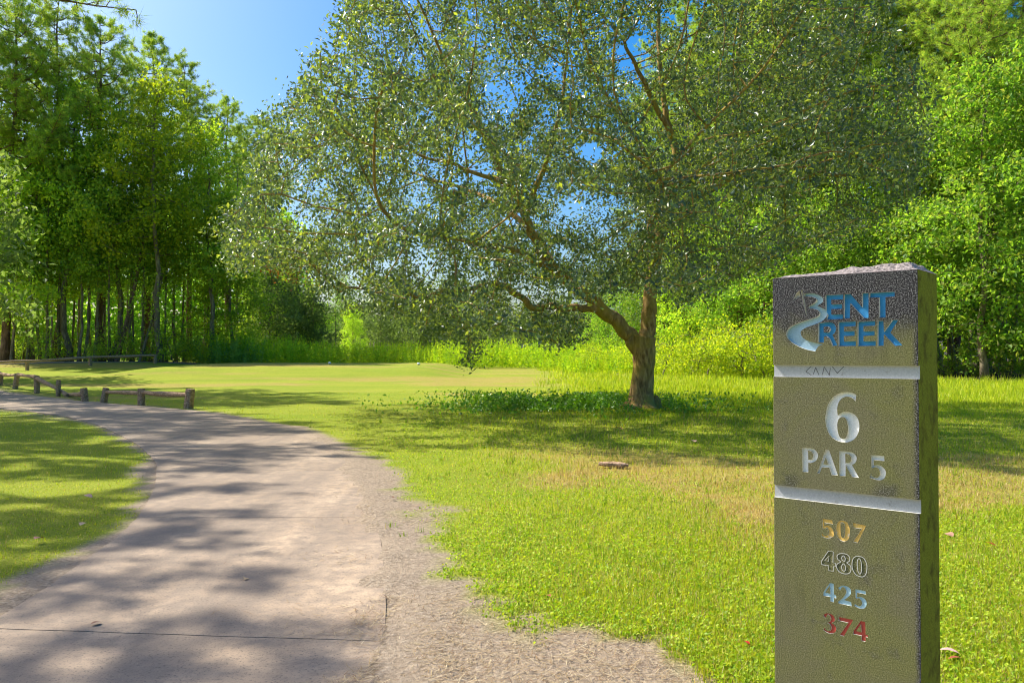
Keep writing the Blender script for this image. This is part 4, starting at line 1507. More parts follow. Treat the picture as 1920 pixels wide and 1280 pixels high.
for px, y in [(15, 54), (45, 56), (75, 55), (120, 56), (160, 54), (195, 57), (250, 56), (300, 55), (345, 57), (385, 58), (135, 57), (285, 57), (22, 53.2), (52, 53.6), (88, 53.3), (112, 54.2), (148, 53.4), (178, 54), (206, 53.2), (246, 54.1), (272, 53.5), (312, 54.2), (30, 59), (90, 60), (170, 59), (220, 60), (265, 59), (5, 57)]:
    plant('slim', gx(px, y), y, random.uniform(0.85, 1.1), 'slender bare-stemmed tree in the row behind the far fence', 'tree', 'slender stems at the front of the left wood')
# two leaning stems that stand out
for k, (p0, p1, r0, lab, bk) in enumerate((((218, 668), (240, 560), 0.17, 'reddish leaning pine stem at the front of the left wood', 'pine_bark'),
                                           ((260, 668), (280, 590), 0.10, 'thin pale leaning stem right of the reddish one', 'grey_bark'))):
    Y0 = 52.5
    b = np.array(on(gx(p0[0], Y0), Y0)); t = at_y(p1[0], p1[1], Y0 + 0.6)
    d = t - b; Pn = b + np.outer(np.linspace(-0.1, 1.9, 10), d); Pn[:, 0] += 0.3 * np.sin(np.linspace(0, 2, 10))
    root = empty('leaning_tree', tuple(b))
    Vv_, F = loft(Pn - b, np.linspace(r0, r0 * 0.5, 10), 9, 0.12, 7 + k, True, 3)
    obj('trunk', mesh_np('trunk', Vv_, F, M[bk], True), root)
    rr_ = np.random.default_rng(500 + k)
    ce_ = np.repeat((Pn - b)[5:], 160, 0) + rr_.normal(scale=(0.9, 0.9, 0.6), size=(800, 3))
    lv, lf, lc = leaf_cards(ce_, 0.19, 0.6, pal(rr_, len(ce_), GREENS), rr_, 0.6)
    obj('crown', mesh_np('crown', lv, lf, M['broad_leaf'], False, lc), root)
    tag(root, lab, 'tree', 'leaning stems of the left wood')
for px, y, s, k in [(180, 52.5, 0.6, 'shrub'), (235, 53, 0.7, 'shrub'), (280, 53.5, 0.8, 'shrub'), (330, 53.5, 0.8, 'shrub'), (375, 54, 0.9, 'shrub'), (405, 54, 1.0, 'shrub2'), (430, 55, 1.0, 'shrub'), (470, 56, 0.9, 'shrub'),
                    (150, 55, 0.9, 'shrub'), (90, 53, 0.9, 'shrub'), (40, 56, 0.8, 'shrub'), (0, 56, 0.9, 'shrub'), (320, 53, 1.1, 'shrub'), (210, 53, 1.0, 'shrub')]:
    plant(k, gx(px, y), y, s * random.uniform(0.9, 1.1), 'low green bush along the foot of the left wood', 'bush', 'bushes at the foot of the left wood')
# --- trees just outside the frame on the left whose shade falls over lawn and path
for k, (kd, x, y, s) in enumerate((('open_pine', -15.0, 12.9, 0.73), ('open_pine', -20.0, 17.8, 0.95), ('pine', -22.0, 23.0, 1.0), ('tall', -24.0, 30.5, 1.2), ('pine2', -25.5, 34.0, 1.05), ('open_pine', -12.6, 9.0, 0.71), ('tall', -21.0, 20.0, 0.95))):
    plant(kd, x, y, s, 'tall tree beside the path just left of the view', 'tree', 'trees just left of the view', 0.7 * k)

# a pine outside the frame holds one long branch into the top left corner
rb = np.random.default_rng(771)
NB = np.array(on(-13.4, 15.0))
npine = empty('pine_tree', tuple(NB))
tag(npine, 'near pine whose long branch reaches into the top left corner', 'pine', 'trees just left of the view')
tz = np.linspace(-0.3, 12.5, 14)
tP = np.stack([0.15 * np.sin(tz * 0.5), 0.1 * np.cos(tz * 0.4), tz], 1)
lp = [loft(tP, 0.2 * (1 - tz / 15), 9, 0.1, 3, True, 3.0)]
tips = []
for (e0, z0_, n_) in ((at_y(255, 12, 15.0), 7.1, 26), (at_y(120, -10, 15.8), 7.6, 18), (at_y(40, -60, 14.0), 8.4, 16), (np.array([-17.0, 16.5, 10.0]), 8.8, 14), (np.array([-12.0, 18.0, 12.0]), 10.3, 14), (np.array([-14.5, 12.2, 12.6]), 11.0, 14)):
    t = np.linspace(0, 1, 10)
    b0 = np.array([0, 0, z0_]); e1 = e0 - NB
    Q = b0 + np.outer(t, e1 - b0); Q[:, 2] += 0.35 * np.sin(t * 3.0) - 0.12 * np.sin(t * 8)
    lp.append(loft(Q, 0.06 * (1 - 0.85 * t), 6, 0.1, 4, False))
    for s_ in np.linspace(0.3, 1.0, n_):
        q = np.array([np.interp(s_, t, Q[:, j_]) for j_ in range(3)])
        dd = unit((e1 - b0)[None])[0] * 0.5 + rb.normal(scale=0.55, size=3) + np.array([0, 0, 0.25])
        e_ = q + dd * 0.45 * (1.3 - s_)
        lp.append(loft([q, (q + e_) / 2, e_], [0.012, 0.01, 0.007], 3, 0, 0, False))
        tips.append(np.concatenate([e_, dd]))
V_, F_ = merge(lp)
obj('trunk', mesh_np('trunk', V_, F_, M['pine_bark'], True), npine)
nv_, nf_, nc2 = needle_mesh(np.array(tips), rb, 70, 0.24, 0.011)
obj('crown', mesh_np('crown', nv_, nf_, M['needle'], False, nc2), npine)

# --- the wood on the right
RG = 'trees of the wood on the right'
plant('bright', gx(1845, 37), 37, 1.05, 'bright leafy tree at the right edge behind the sign', 'tree', RG, 0.3)
plant('bright', gx(1700, 42), 42, 1.1, 'bright leafy tree directly behind the sign top', 'tree', RG, 2.3)
plant('bright2', gx(1590, 43), 43, 1.0, 'bright leafy tree left of the sign top', 'tree', RG, 1.0)
plant('bright2', gx(1480, 46), 46, 1.05, 'bright leafy tree above the yellow-green thicket', 'tree', RG, 4.0)
plant('bright', gx(1380, 50), 50, 0.85, 'leafy tree behind the right half of the oak', 'tree', RG, 5.2)
plant('edge', gx(1300, 55), 55, 0.8, 'leafy tree right of the oak trunk in the distance', 'tree', RG, 1.2)
plant('bright', gx(1990, 36), 36, 1.15, 'bright leafy tree cut by the right picture edge', 'tree', RG, 3.3)
plant('pine', gx(1735, 47), 47, 1.08, 'pine with visible upper trunk behind the bright trees', 'pine', RG, 2.0)
plant('pine2', gx(1560, 54), 54, 1.1, 'pine rising behind the right side of the oak', 'pine', RG, 0.2)
plant('pine', gx(1440, 58), 58, 1.1, 'pine between the oak and the bright trees', 'pine', RG, 3.6)
plant('pine2', gx(1340, 64), 64, 1.1, 'leftmost pine of the right wood seen through the oak', 'pine', RG, 1.2)
plant('pine', gx(1650, 56), 56, 1.15, 'tall pine above the sign', 'pine', RG, 4.4)
plant('bright2', gx(1205, 60), 60, 0.92, 'leafy tree seen between the oak fork and the thicket', 'tree', RG, 2.1)
plant('bright2', gx(1140, 70), 70, 0.75, 'leafy distant tree left of the oak fork', 'tree', RG, 0.4)
plant('pine', gx(1925, 43), 43, 1.05, 'pine in the top right corner', 'pine', RG, 1.5)
plant('pine2', gx(1850, 50), 50, 1.05, 'tall pine at the upper right', 'pine', RG, 5.4)
for px, y, k in [(1260, 66, 'far'), (1320, 62, 'far'), (1420, 56, 'tall'), (1530, 52, 'tall'), (1640, 50, 'tall'), (1760, 48, 'tall'), (1880, 46, 'tall'), (1960, 50, 'tall'), (1480, 64, 'far'), (1600, 64, 'far'), (1720, 60, 'far'), (1840, 60, 'far'), (1940, 60, 'far'), (1380, 72, 'far')]:
    plant(k, gx(px, y), y, random.uniform(0.85, 1.1), 'shaded background tree standing deep in the right wood', 'tree', 'shaded trees deep in the right wood')
for px, y in [(1790, 42), (1815, 44), (1870, 43), (1900, 42), (1930, 45), (1780, 46), (1850, 47)]:
    plant('slim', gx(px, y), y, random.uniform(0.9, 1.1), 'slender stem in the dark gap right of the sign', 'tree', 'slender stems right of the sign')
tk = plant('pine2', gx(1842, 40.5), 40.5, 0.9, 'brown pine trunk standing clear right of the sign', 'pine', RG, 2.6)
for px, y, s, k in [(1250, 40, 0.8, 'shrub2'), (1290, 39, 0.9, 'shrub2'), (1335, 38.5, 0.95, 'shrub2'), (1380, 38.5, 1.0, 'shrub2'), (1425, 39, 1.0, 'shrub2'), (1470, 39.5, 1.0, 'shrub2'), (1400, 41, 1.2, 'shrub2'), (1310, 42, 1.0, 'shrub2'), (1450, 42, 1.25, 'shrub2'), (1215, 43, 0.8, 'shrub2'), (1360, 42, 1.1, 'shrub2')]:
    plant(k, gx(px, y), y, s, 'yellow-green leafy bush in the thicket between oak trunk and sign', 'bush', 'yellow-green thicket behind the oak', sz=s * 1.1)
for px, y, s, k in [(1790, 40, 0.45, 'shrub'), (1830, 39.5, 0.4, 'shrub'), (1880, 38.5, 0.6, 'shrub'), (1920, 38, 0.6, 'shrub'), (1960, 39, 0.8, 'shrub'), (1740, 40, 0.6, 'shrub'), (1650, 41, 0.8, 'shrub')]:
    plant(k, gx(px, y), y, s, 'low bush at the foot of the right wood', 'bush', 'bushes at the foot of the right wood')
for px, y, s in [(1095, 50, 0.7), (1130, 46, 0.7), (1160, 48, 0.8)]:
    plant('shrub2', gx(px, y), y, s, 'low leafy bush left of the oak trunk in the weeds', 'bush', 'bushes in the weeds left of the oak')

for k, (kd, px, y, sc_) in enumerate((('edge', 500, 70, 0.72), ('tall', 545, 78, 0.62), ('edge', 590, 82, 0.6), ('slim', 630, 86, 0.62), ('edge', 665, 92, 0.5), ('tall', 520, 88, 0.7))):
    plant(kd, gx(px, y), y, sc_, 'mid-height tree continuing the left wood behind the oak crown', 'tree', 'trees between the left wood and the fairway')
for k, (kd, px, y, sc_) in enumerate((('pine2', 1300, 58, 1.15), ('pine', 1385, 54, 1.2), ('pine2', 1475, 52, 1.15), ('pine', 1520, 49, 1.2), ('pine2', 1605, 50, 1.2), ('pine', 1695, 52, 1.25), ('pine2', 1790, 46, 1.15), ('tall', 1340, 56, 1.1), ('tall', 1440, 52, 1.15), ('pine', 1250, 66, 1.1))):
    plant(kd, gx(px, y), y, sc_, 'tall backdrop tree seen behind the right half of the oak', 'tree', 'tall trees behind the right half of the oak', 1.3 * k)

# --- far trees beyond the fairway
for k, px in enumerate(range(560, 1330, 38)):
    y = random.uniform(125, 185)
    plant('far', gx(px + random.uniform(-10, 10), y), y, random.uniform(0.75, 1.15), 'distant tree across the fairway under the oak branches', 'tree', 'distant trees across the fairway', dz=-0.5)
for k, px in enumerate((690, 760, 900, 990, 1080)):
    plant('pine', gx(px, 170), 170, random.uniform(0.5, 0.62), 'distant small pine across the fairway', 'pine', 'distant pines across the fairway', dz=-0.5)

# --- the depth of the woods, too far in to tell trees apart
def wood_mass(name, x0, x1, y0, y1, H, n, stops, size, label, seed, dark=1.0):
    r = np.random.default_rng(seed)
    x = r.uniform(x0, x1, n); y = r.uniform(y0, y1, n)
    top = H * (0.55 + 0.75 * fbm(x * 0.14, y * 0.10, seed=seed))
    z = top * r.random(n) ** 0.8
    P = np.stack([x, y, z], 1)
    k = fbm(x * 0.35, y * 0.35, z * 0.45, seed=seed + 1) > 0.40
    P = P[k]
    P[:, 2] += hgt(P[:, 0], P[:, 1])
    lv, lf, lc = leaf_cards(P, size, 0.7, pal(r, len(P), stops), r, 0.4)
    o = obj(name, mesh_np(name, lv, lf, M['broad_leaf'], False, lc))
    return tag(o, label, 'woodland', kind='stuff')


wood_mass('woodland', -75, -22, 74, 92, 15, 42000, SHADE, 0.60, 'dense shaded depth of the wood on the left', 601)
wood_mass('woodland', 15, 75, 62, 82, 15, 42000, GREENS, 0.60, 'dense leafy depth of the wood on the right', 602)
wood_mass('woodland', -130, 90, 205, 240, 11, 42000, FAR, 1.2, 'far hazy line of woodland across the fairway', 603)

# --- two houses beyond the weeds
M['shingle'] = flat_mat('brown_shingle', (0.15, 0.10, 0.075), 0.9, 0.1, 12, 0.3, 0.4, 0.02)
M['shingle2'] = flat_mat('grey_shingle', (0.12, 0.13, 0.17), 0.9, 0.1, 12, 0.3, 0.4, 0.02)
M['stucco'] = flat_mat('pale_stucco', (0.50, 0.44, 0.37), 0.9, 0.1, 8, 0.1)
M['glass'] = flat_mat('dark_window', (0.03, 0.035, 0.04), 0.1, 0.6, 5, 0.1, 0.0)


def house(px, y, w, d, h, rh, roofm, lab, rz):
    root = empty('house', on(gx(px, y), y), rz)
    tag(root, lab, 'house')
    hw, hd = w / 2, d / 2
    V = np.array([(-hw, -hd, -.3), (hw, -hd, -.3), (hw, hd, -.3), (-hw, hd, -.3), (-hw, -hd, h), (hw, -hd, h), (hw, hd, h), (-hw, hd, h)])
    F = np.array([(0, 1, 5, 4), (1, 2, 6, 5), (2, 3, 7, 6), (3, 0, 4, 7), (4, 5, 6, 7)])
    obj('wall', mesh_np('wall', V, F, M['stucco']), root)
    e_ = 0.5
    V = np.array([(-hw - e_, -hd - e_, h - .02), (hw + e_, -hd - e_, h - .02), (hw + e_, hd + e_, h - .02), (-hw - e_, hd + e_, h - .02), (-hw + hd * .8, 0, h + rh), (hw - hd * .8, 0, h + rh)])
    F4 = np.array([(0, 1, 5, 4), (2, 3, 4, 5), (3, 2, 1, 0)]); F3 = np.array([(1, 2, 5), (3, 0, 4)])
    obj('roof', mesh_np('roof', V, [F4, F3], M[roofm]), root)
    for xx in (-hw * 0.6, 0, hw * 0.6):
        V = np.array([(a, b, c) for a in (xx - .6, xx + .6) for b in (-hd - .04, -hd + .02) for c in (0.9, 2.1)])
        F = np.array([(0, 4, 5, 1), (2, 3, 7, 6), (0, 1, 3, 2), (4, 6, 7, 5), (1, 5, 7, 3), (0, 2, 6, 4)])
        obj('window', mesh_np('window', V, F, M['glass']), root)


house(668, 185, 11, 8, 2.2, 1.7, 'shingle', 'small far house with brown roof behind the tall weeds', 0.3)
house(1005, 185, 11, 8, 2.2, 1.5, 'shingle2', 'small far house with grey-blue roof right of the brown one', -0.2)


# ------------------------------------------------------------------ tall weeds and meadow
def weeds(name, pts, hts, stops, r, per=34, label='', w=0.03, lw=0.30):
    """feathery upright plants; hts = plant heights"""
    n = len(pts)
    base = np.array([on(a, b) for a, b in pts])
    lean = r.normal(scale=0.12, size=(n, 3)); lean[:, 2] = 1
    lean = unit(lean)
    pc = pal(r, n, stops)
    t = r.random((n, per)) ** 0.8
    c = base[:, None] + lean[:, None] * (t * hts[:, None])[:, :, None]
    out_ = unit(r.normal(size=(n * per, 3)) * np.array([1, 1, 0.25]) + np.array([0, 0, 0.75]))
    L = (lw * (1.15 - t.ravel()) * (0.5 + r.random(n * per)) * np.repeat(hts, per) * 0.55)[:, None]
    a = c.reshape(-1, 3)
    sd_ = unit(np.cross(out_, r.normal(size=out_.shape))) * w * (0.6 + 0.8 * r.random(len(out_)))[:, None]
    V = np.stack([a, a + out_ * L * 0.55 + sd_, a + out_ * L, a + out_ * L * 0.55 - sd_], 1).reshape(-1, 3)
    F = np.arange(len(a) * 4).reshape(-1, 4)
    cc = np.repeat(np.repeat(pc, per, 0), 4, 0) * np.repeat((0.85 + 0.3 * r.random((len(a), 1))), 4, 0)
    o = obj(name, mesh_np(name, V, F, M['weed'], False, cc))
    return o


wr = np.random.default_rng(33)
WEED = [(0.351, 0.528, 0.024), (0.473, 0.611, 0.026), (0.549, 0.644, 0.031), (0.290, 0.496, 0.034)]
pts, hts = [], []
while len(pts) < 3000:
    y = wr.uniform(53.5, 66); px = wr.uniform(395, 1185); x = gx(px, y)
    if px > 860 and y > 46: pass
    dens = fbm(np.array([x * 0.35]), np.array([y * 0.35]), seed=90)[0]
    if wr.random() > dens * 1.4: continue
    hmax = 0.6 + 1.9 * fbm(np.array([x * 0.16]), np.array([y * 0.16]), seed=92)[0] + 0.5 * dens + (0.35 if px < 640 else 0.0)
    pts.append((x, y)); hts.append(hmax * wr.uniform(0.7, 1.1))
for _ in range(900):
    y = wr.uniform(42, 54); px = wr.uniform(1000, 1230); x = gx(px, y)
    if px < 1000 + (54 - y) * 6: continue
    pts.append((x, y)); hts.append(wr.uniform(0.5, 1.1))
o = weeds('tall_weeds', pts, np.array(hts), WEED, wr, 36)
tag(o, 'feathery yellow-green tall weeds in a band behind the tee', 'weeds', kind='stuff')
# bluish-green weeds at the left end of the band
pts = [(gx(px, y), y) for px, y in zip(wr.normal(425, 34, 260), wr.uniform(52.5, 57, 260))]
o = weeds('bluish_weeds', pts, wr.uniform(0.6, 1.9, 260), [(0.26, 0.42, 0.10), (0.32, 0.46, 0.09)], wr, 36)
tag(o, 'soft bluish-green weeds at the left end of the weed band', 'weeds', kind='stuff')


def blades(name, x, y, h, w, cols, r, lean=0.5, seg=1, dz=-0.01):
    n = len(x)
    b = np.stack([x, y, hgt(x, y) + dz], 1)
    an = r.random(n) * 2 * np.pi
    d = np.stack([np.cos(an), np.sin(an), np.zeros(n)], 1)
    s = np.stack([-np.sin(an), np.cos(an), np.zeros(n)], 1)
    # turn the blade about so that widths face anywhere
    an2 = r.random(n) * 2 * np.pi
    s = np.stack([np.cos(an2), np.sin(an2), np.zeros(n)], 1)
    th = np.clip(np.abs(r.normal(scale=lean, size=n)), 0, 1.35)
    ln = (np.sin(th) * h)[:, None]
    hw = (w * 0.5)[:, None]
    up = np.array([0, 0, 1.0]) * (np.cos(th) * h)[:, None]
    if seg == 1:
        V = np.stack([b - s * hw, b + s * hw, b + d * ln + up], 1)
        F = np.arange(n * 3).reshape(n, 3)
        o_ = mesh_np(name, V.reshape(-1, 3), F, M['grass'], False, np.repeat(cols, 3, 0))
        return V.reshape(-1, 3), [F], np.repeat(cols, 3, 0)
    m = b + d * ln * 0.35 + up * 0.6
    tip = b + d * ln * 1.15 + up * (1.0 - 0.25 * r.random((n, 1)))
    V = np.stack([b - s * hw, b + s * hw, m + s * hw * 0.8, m - s * hw * 0.8, tip], 1)
    i = (np.arange(n) * 5)[:, None]
    return V.reshape(-1, 3), [np.concatenate([i, i + 1, i + 2, i + 3], 1), np.concatenate([i + 3, i + 2, i + 4], 1)], np.repeat(cols, 5, 0)


def mesh_from(name, lst, mat, label, cat):
    Vs, Fs, Cs, off = [], {}, [], 0
    for V, F, c in lst:
        Vs.append(V); Cs.append(c)
        for f in (F if isinstance(F, list) else [F]):
            Fs.setdefault(f.shape[1], []).append(f + off)
        off += len(V)
    o = obj(name, mesh_np(name, np.vstack(Vs), [np.concatenate(v) for v in Fs.values()], mat, False, np.vstack(Cs)))
    return tag(o, label, cat, kind='stuff')


gr = np.random.default_rng(55)


def screen_pts(n, py0, py1, px0=-150, px1=2070, flat=True):
    """points of the ground spread evenly over a part of the view"""
    py = gr.uniform(py0, py1, n); px = gr.uniform(px0, px1, n)
    y = FPX * EYE / (py - 668.0)
    for _ in range(2):
        x = (px - 960) / FPX * y
        y = FPX * (EYE - hgt(x, y)) / (py - 668.0)
    x = (px - 960) / FPX * y
    return x, y


def grass_cols(x, y, r, dry, shade_clover=0.0):
    n = len(x)
    g = pal(r, n, [(0.272, 0.382, 0.019), (0.386, 0.476, 0.024), (0.516, 0.540, 0.032), (0.186, 0.304, 0.015)], [0.34, 0.34, 0.2, 0.12])
    st = pal(r, n, [(0.50, 0.38, 0.14), (0.42, 0.29, 0.10), (0.6, 0.5, 0.25)])
    warm = fbm(x * 0.8, y * 0.8, seed=14)[:, None]
    g = g * (1 - warm * 0.4) + g * np.array([1.55, 1.12, 1.0]) * warm * 0.4 + g * 0.0
    k = (r.random(n) < 0.20 + 0.75 * dry)[:, None]
    return np.where(k, st, g)


# short lawn blades and clover leaves in the foreground and middle distance
lst = []
x, y = screen_pts(330000, 735, 1420)
path, dirt, dry, fo = cover(x, y)
keep = (~path) & (gr.random(len(x)) > dirt * 1.02) & (y < 30) & (y > 1.8)
# keep blades from leaning over the concrete as a wall
x, y, dry = x[keep], y[keep], dry[keep]
right = sm((x + 1.0 + (y - 10) * 0.1) / 1.5)
lng = fbm(x * 1.3, y * 1.3, seed=15)
h = (0.020 + 0.014 * right + 0.024 * lng * (0.4 + right)) * (0.6 + 0.8 * gr.random(len(x)))
treez = np.exp(-(((x - 3.2) / 4.5) ** 2 + ((y - 18.5) / 3.5) ** 2))
h = h * (1 + 0.7 * treez)
w = np.maximum(0.0035, y * 0.00085) * (0.7 + 0.6 * gr.random(len(x)))
cg = grass_cols(x, y, gr, dry)
nearm = y < 9
lst.append(blades('g', x[nearm], y[nearm], h[nearm] * 1.15, w[nearm], cg[nearm], gr, 0.85, 2))
fm = ~nearm
lst.append(blades('g', x[fm], y[fm], h[fm] * 1.3, w[fm] * 1.3, cg[fm], gr, 0.75, 1))
mesh_from('lawn_grass', lst, M['grass'], 'short sunlit green and straw coloured lawn grass on both sides of the path', 'grass')
# odd taller tufts and seed stalks that break up the lawn
lst = []
tx, ty = screen_pts(1500, 790, 1400, 560, 2050)
path, dirt, dry, fo = cover(tx, ty)
k = (~path) & (ty < 17) & (ty > 1.9) & (fbm(tx * 0.8, ty * 0.8, seed=44) > 0.5) & (gr.random(len(tx)) > dirt * 0.8)
tx, ty = tx[k], ty[k]
nb_ = 14
bx = np.repeat(tx, nb_) + gr.normal(scale=0.022, size=len(tx) * nb_); by = np.repeat(ty, nb_) + gr.normal(scale=0.022, size=len(tx) * nb_)
bh = np.repeat(gr.uniform(0.05, 0.11, len(tx)), nb_) * gr.uniform(0.5, 1.2, len(bx))
tc_ = np.where((gr.random(len(bx)) < 0.2)[:, None], pal(gr, len(bx), [(0.55, 0.44, 0.2), (0.45, 0.34, 0.13)]), pal(gr, len(bx), [(0.16, 0.30, 0.016), (0.25, 0.36, 0.02), (0.34, 0.42, 0.03)]))
lst.append(blades('t', bx, by, bh, np.maximum(0.0035, by * 0.0008), tc_, gr, 0.55, 2))
mesh_from('grass_tufts', lst, M['grass'], 'scattered taller green and straw tufts standing out of the right lawn', 'grass')
# clover and other flat little leaves
x, y = screen_pts(200000, 760, 1400, 500, 2070)
path, dirt, dry, fo = cover(x, y)
cv = fbm(x * 0.9, y * 0.9, seed=17)
keep = (~path) & (gr.random(len(x)) > dirt * 1.05) & (y < 22) & (y > 1.8) & (x > -2.0) & (gr.random(len(x)) < 0.40 + 1.5 * (cv - 0.35)) & (gr.random(len(x)) > dry * 0.9)
x, y = x[keep], y[keep]
c = np.stack([x, y, hgt(x, y) + 0.008 + 0.03 * gr.random(len(x))], 1)
lv, lf, lc = leaf_cards(c, 1.0, 0.75, pal(gr, len(x), [(0.232, 0.390, 0.017), (0.371, 0.506, 0.024), (0.494, 0.563, 0.036)]), gr, 1.1)
sc = np.repeat(np.maximum(0.018, y * 0.0018), 4)[:, None]
cc4 = np.repeat(c, 4, 0)
lv = cc4 + (lv - cc4) * sc
mesh_from('clover', [(lv, lf, lc)], M['grass'], 'small flat clover and weed leaves mixed into the lawn', 'clover')
# longer meadow grass behind and right of the oak
lst = []
x, y = screen_pts(120000, 690, 800, 1000, 2100)
keep = (y > 15.5) & (y < 52) & (x + 2.6 * (fbm(x * 0.5, y * 0.5, seed=29) - 0.5) + gr.normal(scale=0.5, size=len(x)) > 1.6 + 0.02 * (y - 16)) & (gr.random(len(x)) < sm((y - 15.5) / 4.5 + 0.0))
path, dirt, dry, fo = cover(x, y)
keep &= gr.random(len(x)) > fo
x, y = x[keep], y[keep]
h = (0.10 + 0.26 * fbm(x * 0.6, y * 0.6, seed=19)) * (0.22 + 0.78 * sm((y - 19.5) / 7)) * (0.6 + 0.8 * gr.random(len(x)))
cm = pal(gr, len(x), [(0.287, 0.416, 0.019), (0.416, 0.518, 0.024), (0.545, 0.576, 0.032), (0.616, 0.576, 0.107)], [0.32, 0.36, 0.24, 0.08])
lst.append(blades('m', x, y, h, np.maximum(0.008, y * 0.0011), cm, gr, 0.45, 1))
mesh_from('meadow_grass', lst, M['grass'], 'long bright meadow grass around and right of the oak', 'grass')
# dark leafy ground cover left of the oak's foot
n = 14000
x = gr.normal(loc=gx(1075, 21), scale=1.7, size=n); y = 20.9 + gr.normal(scale=1.3, size=n)
cz = fbm(x * 0.9, y * 0.9, seed=23)
k = (cz > 0.40) & (np.hypot(x - OB[0], (y - OB[1]) * 0.6) > 0.65)
x, y, cz = x[k], y[k], cz[k]
c = np.stack([x, y, hgt(x, y) + 0.03 + gr.random(len(x)) * 0.36 * sm((cz - 0.36) / 0.25)], 1)
lv, lf, lc = leaf_cards(c, 0.085, 0.6, pal(gr, len(x), [(0.104, 0.237, 0.020), (0.156, 0.325, 0.022), (0.234, 0.400, 0.033)]), gr, 0.9)
mesh_from('ground_cover', [(lv, lf, lc)], M['oak_leaf'], 'dark leafy ground cover plants left of the oak trunk', 'plants')
# straw and pine needles strewn over the sandy verge
sx_, sy_ = screen_pts(150000, 800, 1420, -100, 1800)
path, dirt, dry, fo = cover(sx_, sy_)
dR = seg_dist(sx_, sy_, PATH_R)
dn = fbm(sx_ * 1.7, sy_ * 1.7, seed=25)
prob = np.where(path, 0.55 * np.exp(-dR / 0.22), dirt * np.where(sx_ > -1.8, 0.36, 0.10) + 0.22 * dry) * sm((dn - 0.40) / 0.22)
k = (gr.random(len(sx_)) < prob) & (sy_ < 13)
sx_, sy_, pk_ = sx_[k], sy_[k], path[k]
n = len(sx_)
an = gr.random(n) * 2 * np.pi
d = np.stack([np.cos(an), np.sin(an), gr.normal(scale=0.10, size=n)], 1)
s = np.stack([-np.sin(an), np.cos(an), np.zeros(n)], 1)
ln = gr.uniform(0.008, 0.05, n)[:, None] * gr.uniform(0.4, 1.0, n)[:, None]; wd = (np.maximum(0.0007, sy_ * 0.00022))[:, None] * gr.uniform(0.6, 1.5, n)[:, None]
b = np.stack([sx_, sy_, hgt(sx_, sy_) + np.where(pk_, 0.020, 0.010) + 0.006 * gr.random(n)], 1)
SV = np.stack([b - d * ln - s * wd, b - d * ln + s * wd, b + d * ln + s * wd, b + d * ln - s * wd], 1).reshape(-1, 3)
scol = np.repeat(pal(gr, n, [(0.46, 0.35, 0.18), (0.36, 0.25, 0.11), (0.24, 0.14, 0.07), (0.55, 0.45, 0.27), (0.15, 0.09, 0.05)]), 4, 0)
mesh_from('straw_litter', [(SV, np.arange(n * 4).reshape(n, 4), scol)], M['straw'], 'dry straw and pine needles strewn along the sandy right verge of the path', 'straw')

# single fallen leaves
lr = np.random.default_rng(91)
fl = [(1780, 1240, 'pale pinkish fallen leaf on the grass right of the sign foot', (0.55, 0.33, 0.27), 0.055), (1792, 1252, 'red-brown fallen leaf beside the pale pinkish one', (0.30, 0.08, 0.04), 0.04),
      (1857, 1031, 'bright red fallen leaf on the grass right of the sign', (0.42, 0.05, 0.02), 0.05), (1780, 1013, 'dull brown fallen leaf close to the right side of the sign', (0.36, 0.20, 0.13), 0.06),
      (1399, 1220, 'small bright red leaf in the grass left of the sign foot', (0.5, 0.03, 0.02), 0.03), (1028, 1130, 'brown curled leaf at the edge of the sandy verge', (0.33, 0.12, 0.05), 0.03),
      (165, 938, 'pinkish fallen leaf on the left lawn nearest the path edge', (0.5, 0.3, 0.22), 0.06), (72, 1020, 'brown fallen leaf on the left lawn low in the view', (0.42, 0.2, 0.13), 0.06), (155, 992, 'tan fallen leaf in the middle of the left lawn', (0.5, 0.34, 0.2), 0.05),
      (460, 1092, 'tan fallen leaf lying alone on the concrete', (0.5, 0.34, 0.18), 0.035), (180, 1177, 'dark curled leaf on the concrete above the near joint', (0.2, 0.1, 0.06), 0.035), (735, 940, 'dark brown leaf on the sandy right verge', (0.2, 0.09, 0.05), 0.04),
      (1160, 808, 'reddish leaf pile spot in the oak shade', (0.34, 0.14, 0.09), 0.12), (1300, 832, 'pale brown leaf in the oak shade toward the sign', (0.42, 0.27, 0.2), 0.10)]
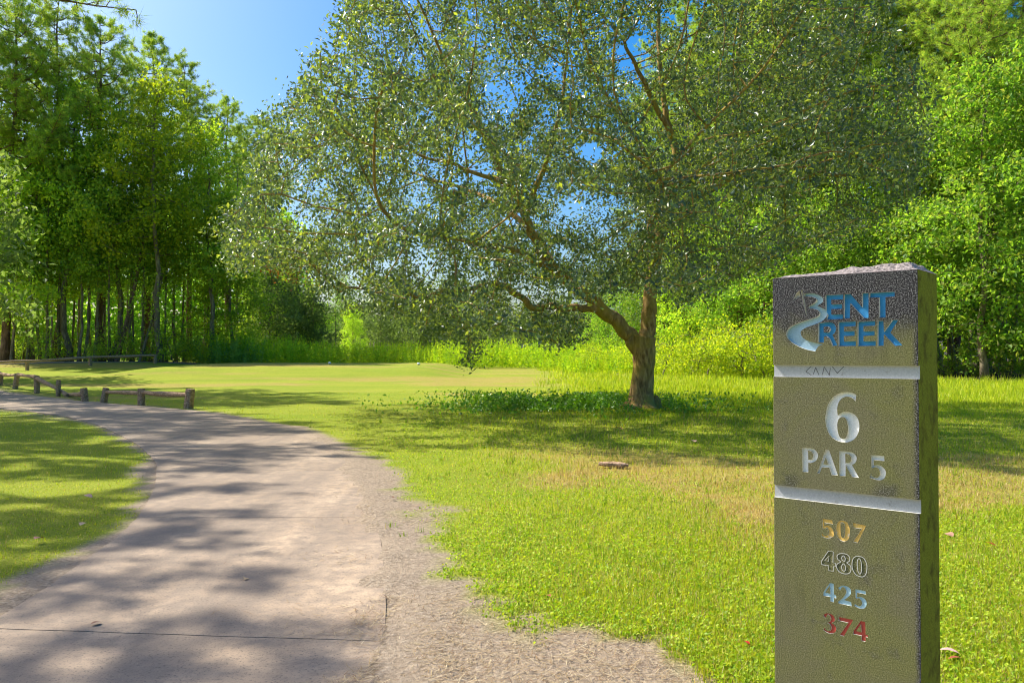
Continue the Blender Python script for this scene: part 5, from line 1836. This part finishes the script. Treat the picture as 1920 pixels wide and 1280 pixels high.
for (px, py, lab, cc, sz) in fl:
    p = ground_at(px, py)
    t = np.linspace(0, 1, 6)
    wv = np.sin(t * np.pi) ** 0.8 * 0.33
    Vl = []
    for a_, b_ in zip(t, wv):
        zc = 0.10 * math.sin(a_ * 3) + 0.02
        Vl += [((a_ - 0.5), -b_, zc + 0.16 * b_), ((a_ - 0.5), 0, zc), ((a_ - 0.5), b_, zc + 0.22 * b_)]
    Vl = np.array(Vl) * sz * 1.5
    Fl = []
    for i in range(5):
        for j in range(2):
            q_ = i * 3 + j
            Fl.append((q_, q_ + 1, q_ + 4, q_ + 3))
    col_ = np.tile(np.array(cc), (len(Vl), 1)) * lr.uniform(0.8, 1.2, (len(Vl), 1))
    pth_ = bool(in_poly(np.array([p[0]]), np.array([p[1]]), PATH_POLY)[0])
    o = obj('fallen_leaf', mesh_np('fallen_leaf', Vl, np.array(Fl), M['dead_leaf'], True, col_), None, (p[0], p[1], p[2] + (0.018 if pth_ else 0.035)))
    o.rotation_euler = (lr.normal(scale=0.15), lr.normal(scale=0.15), lr.uniform(0, 6.28))
    tag(o, lab, 'leaf', 'fallen leaves')

# ------------------------------------------------------------------ tell look-alikes apart by their order across the view
ORD = ['first', 'second', 'third', 'fourth', 'fifth', 'sixth', 'seventh', 'eighth', 'ninth', 'tenth', 'eleventh', 'twelfth', 'thirteenth', 'fourteenth',
       'fifteenth', 'sixteenth', 'seventeenth', 'eighteenth', 'nineteenth', 'twentieth', 'twenty-first', 'twenty-second', 'twenty-third', 'twenty-fourth', 'twenty-fifth', 'twenty-sixth', 'twenty-seventh', 'twenty-eighth', 'twenty-ninth', 'thirtieth']
same = {}
for o in COL.objects:
    if o.parent is None and 'label' in o and 'group' in o:
        same.setdefault((o['group'], o['label']), []).append(o)
for (g_, l_), os_ in same.items():
    if len(os_) < 2 or g_ == 'trees just left of the view':
        continue
    os_.sort(key=lambda o: o.location.x / o.location.y)
    for k, o in enumerate(os_):
        o['label'] = l_ + ', ' + ORD[min(k, len(ORD) - 1)] + ' from the left'

tris = sum(sum(len(p.vertices) - 2 for p in me.polygons) if len(me.polygons) < 2000 else int(len(me.loops) - 2 * len(me.polygons)) for me in bpy.data.meshes if me.users)
print('triangles', tris)
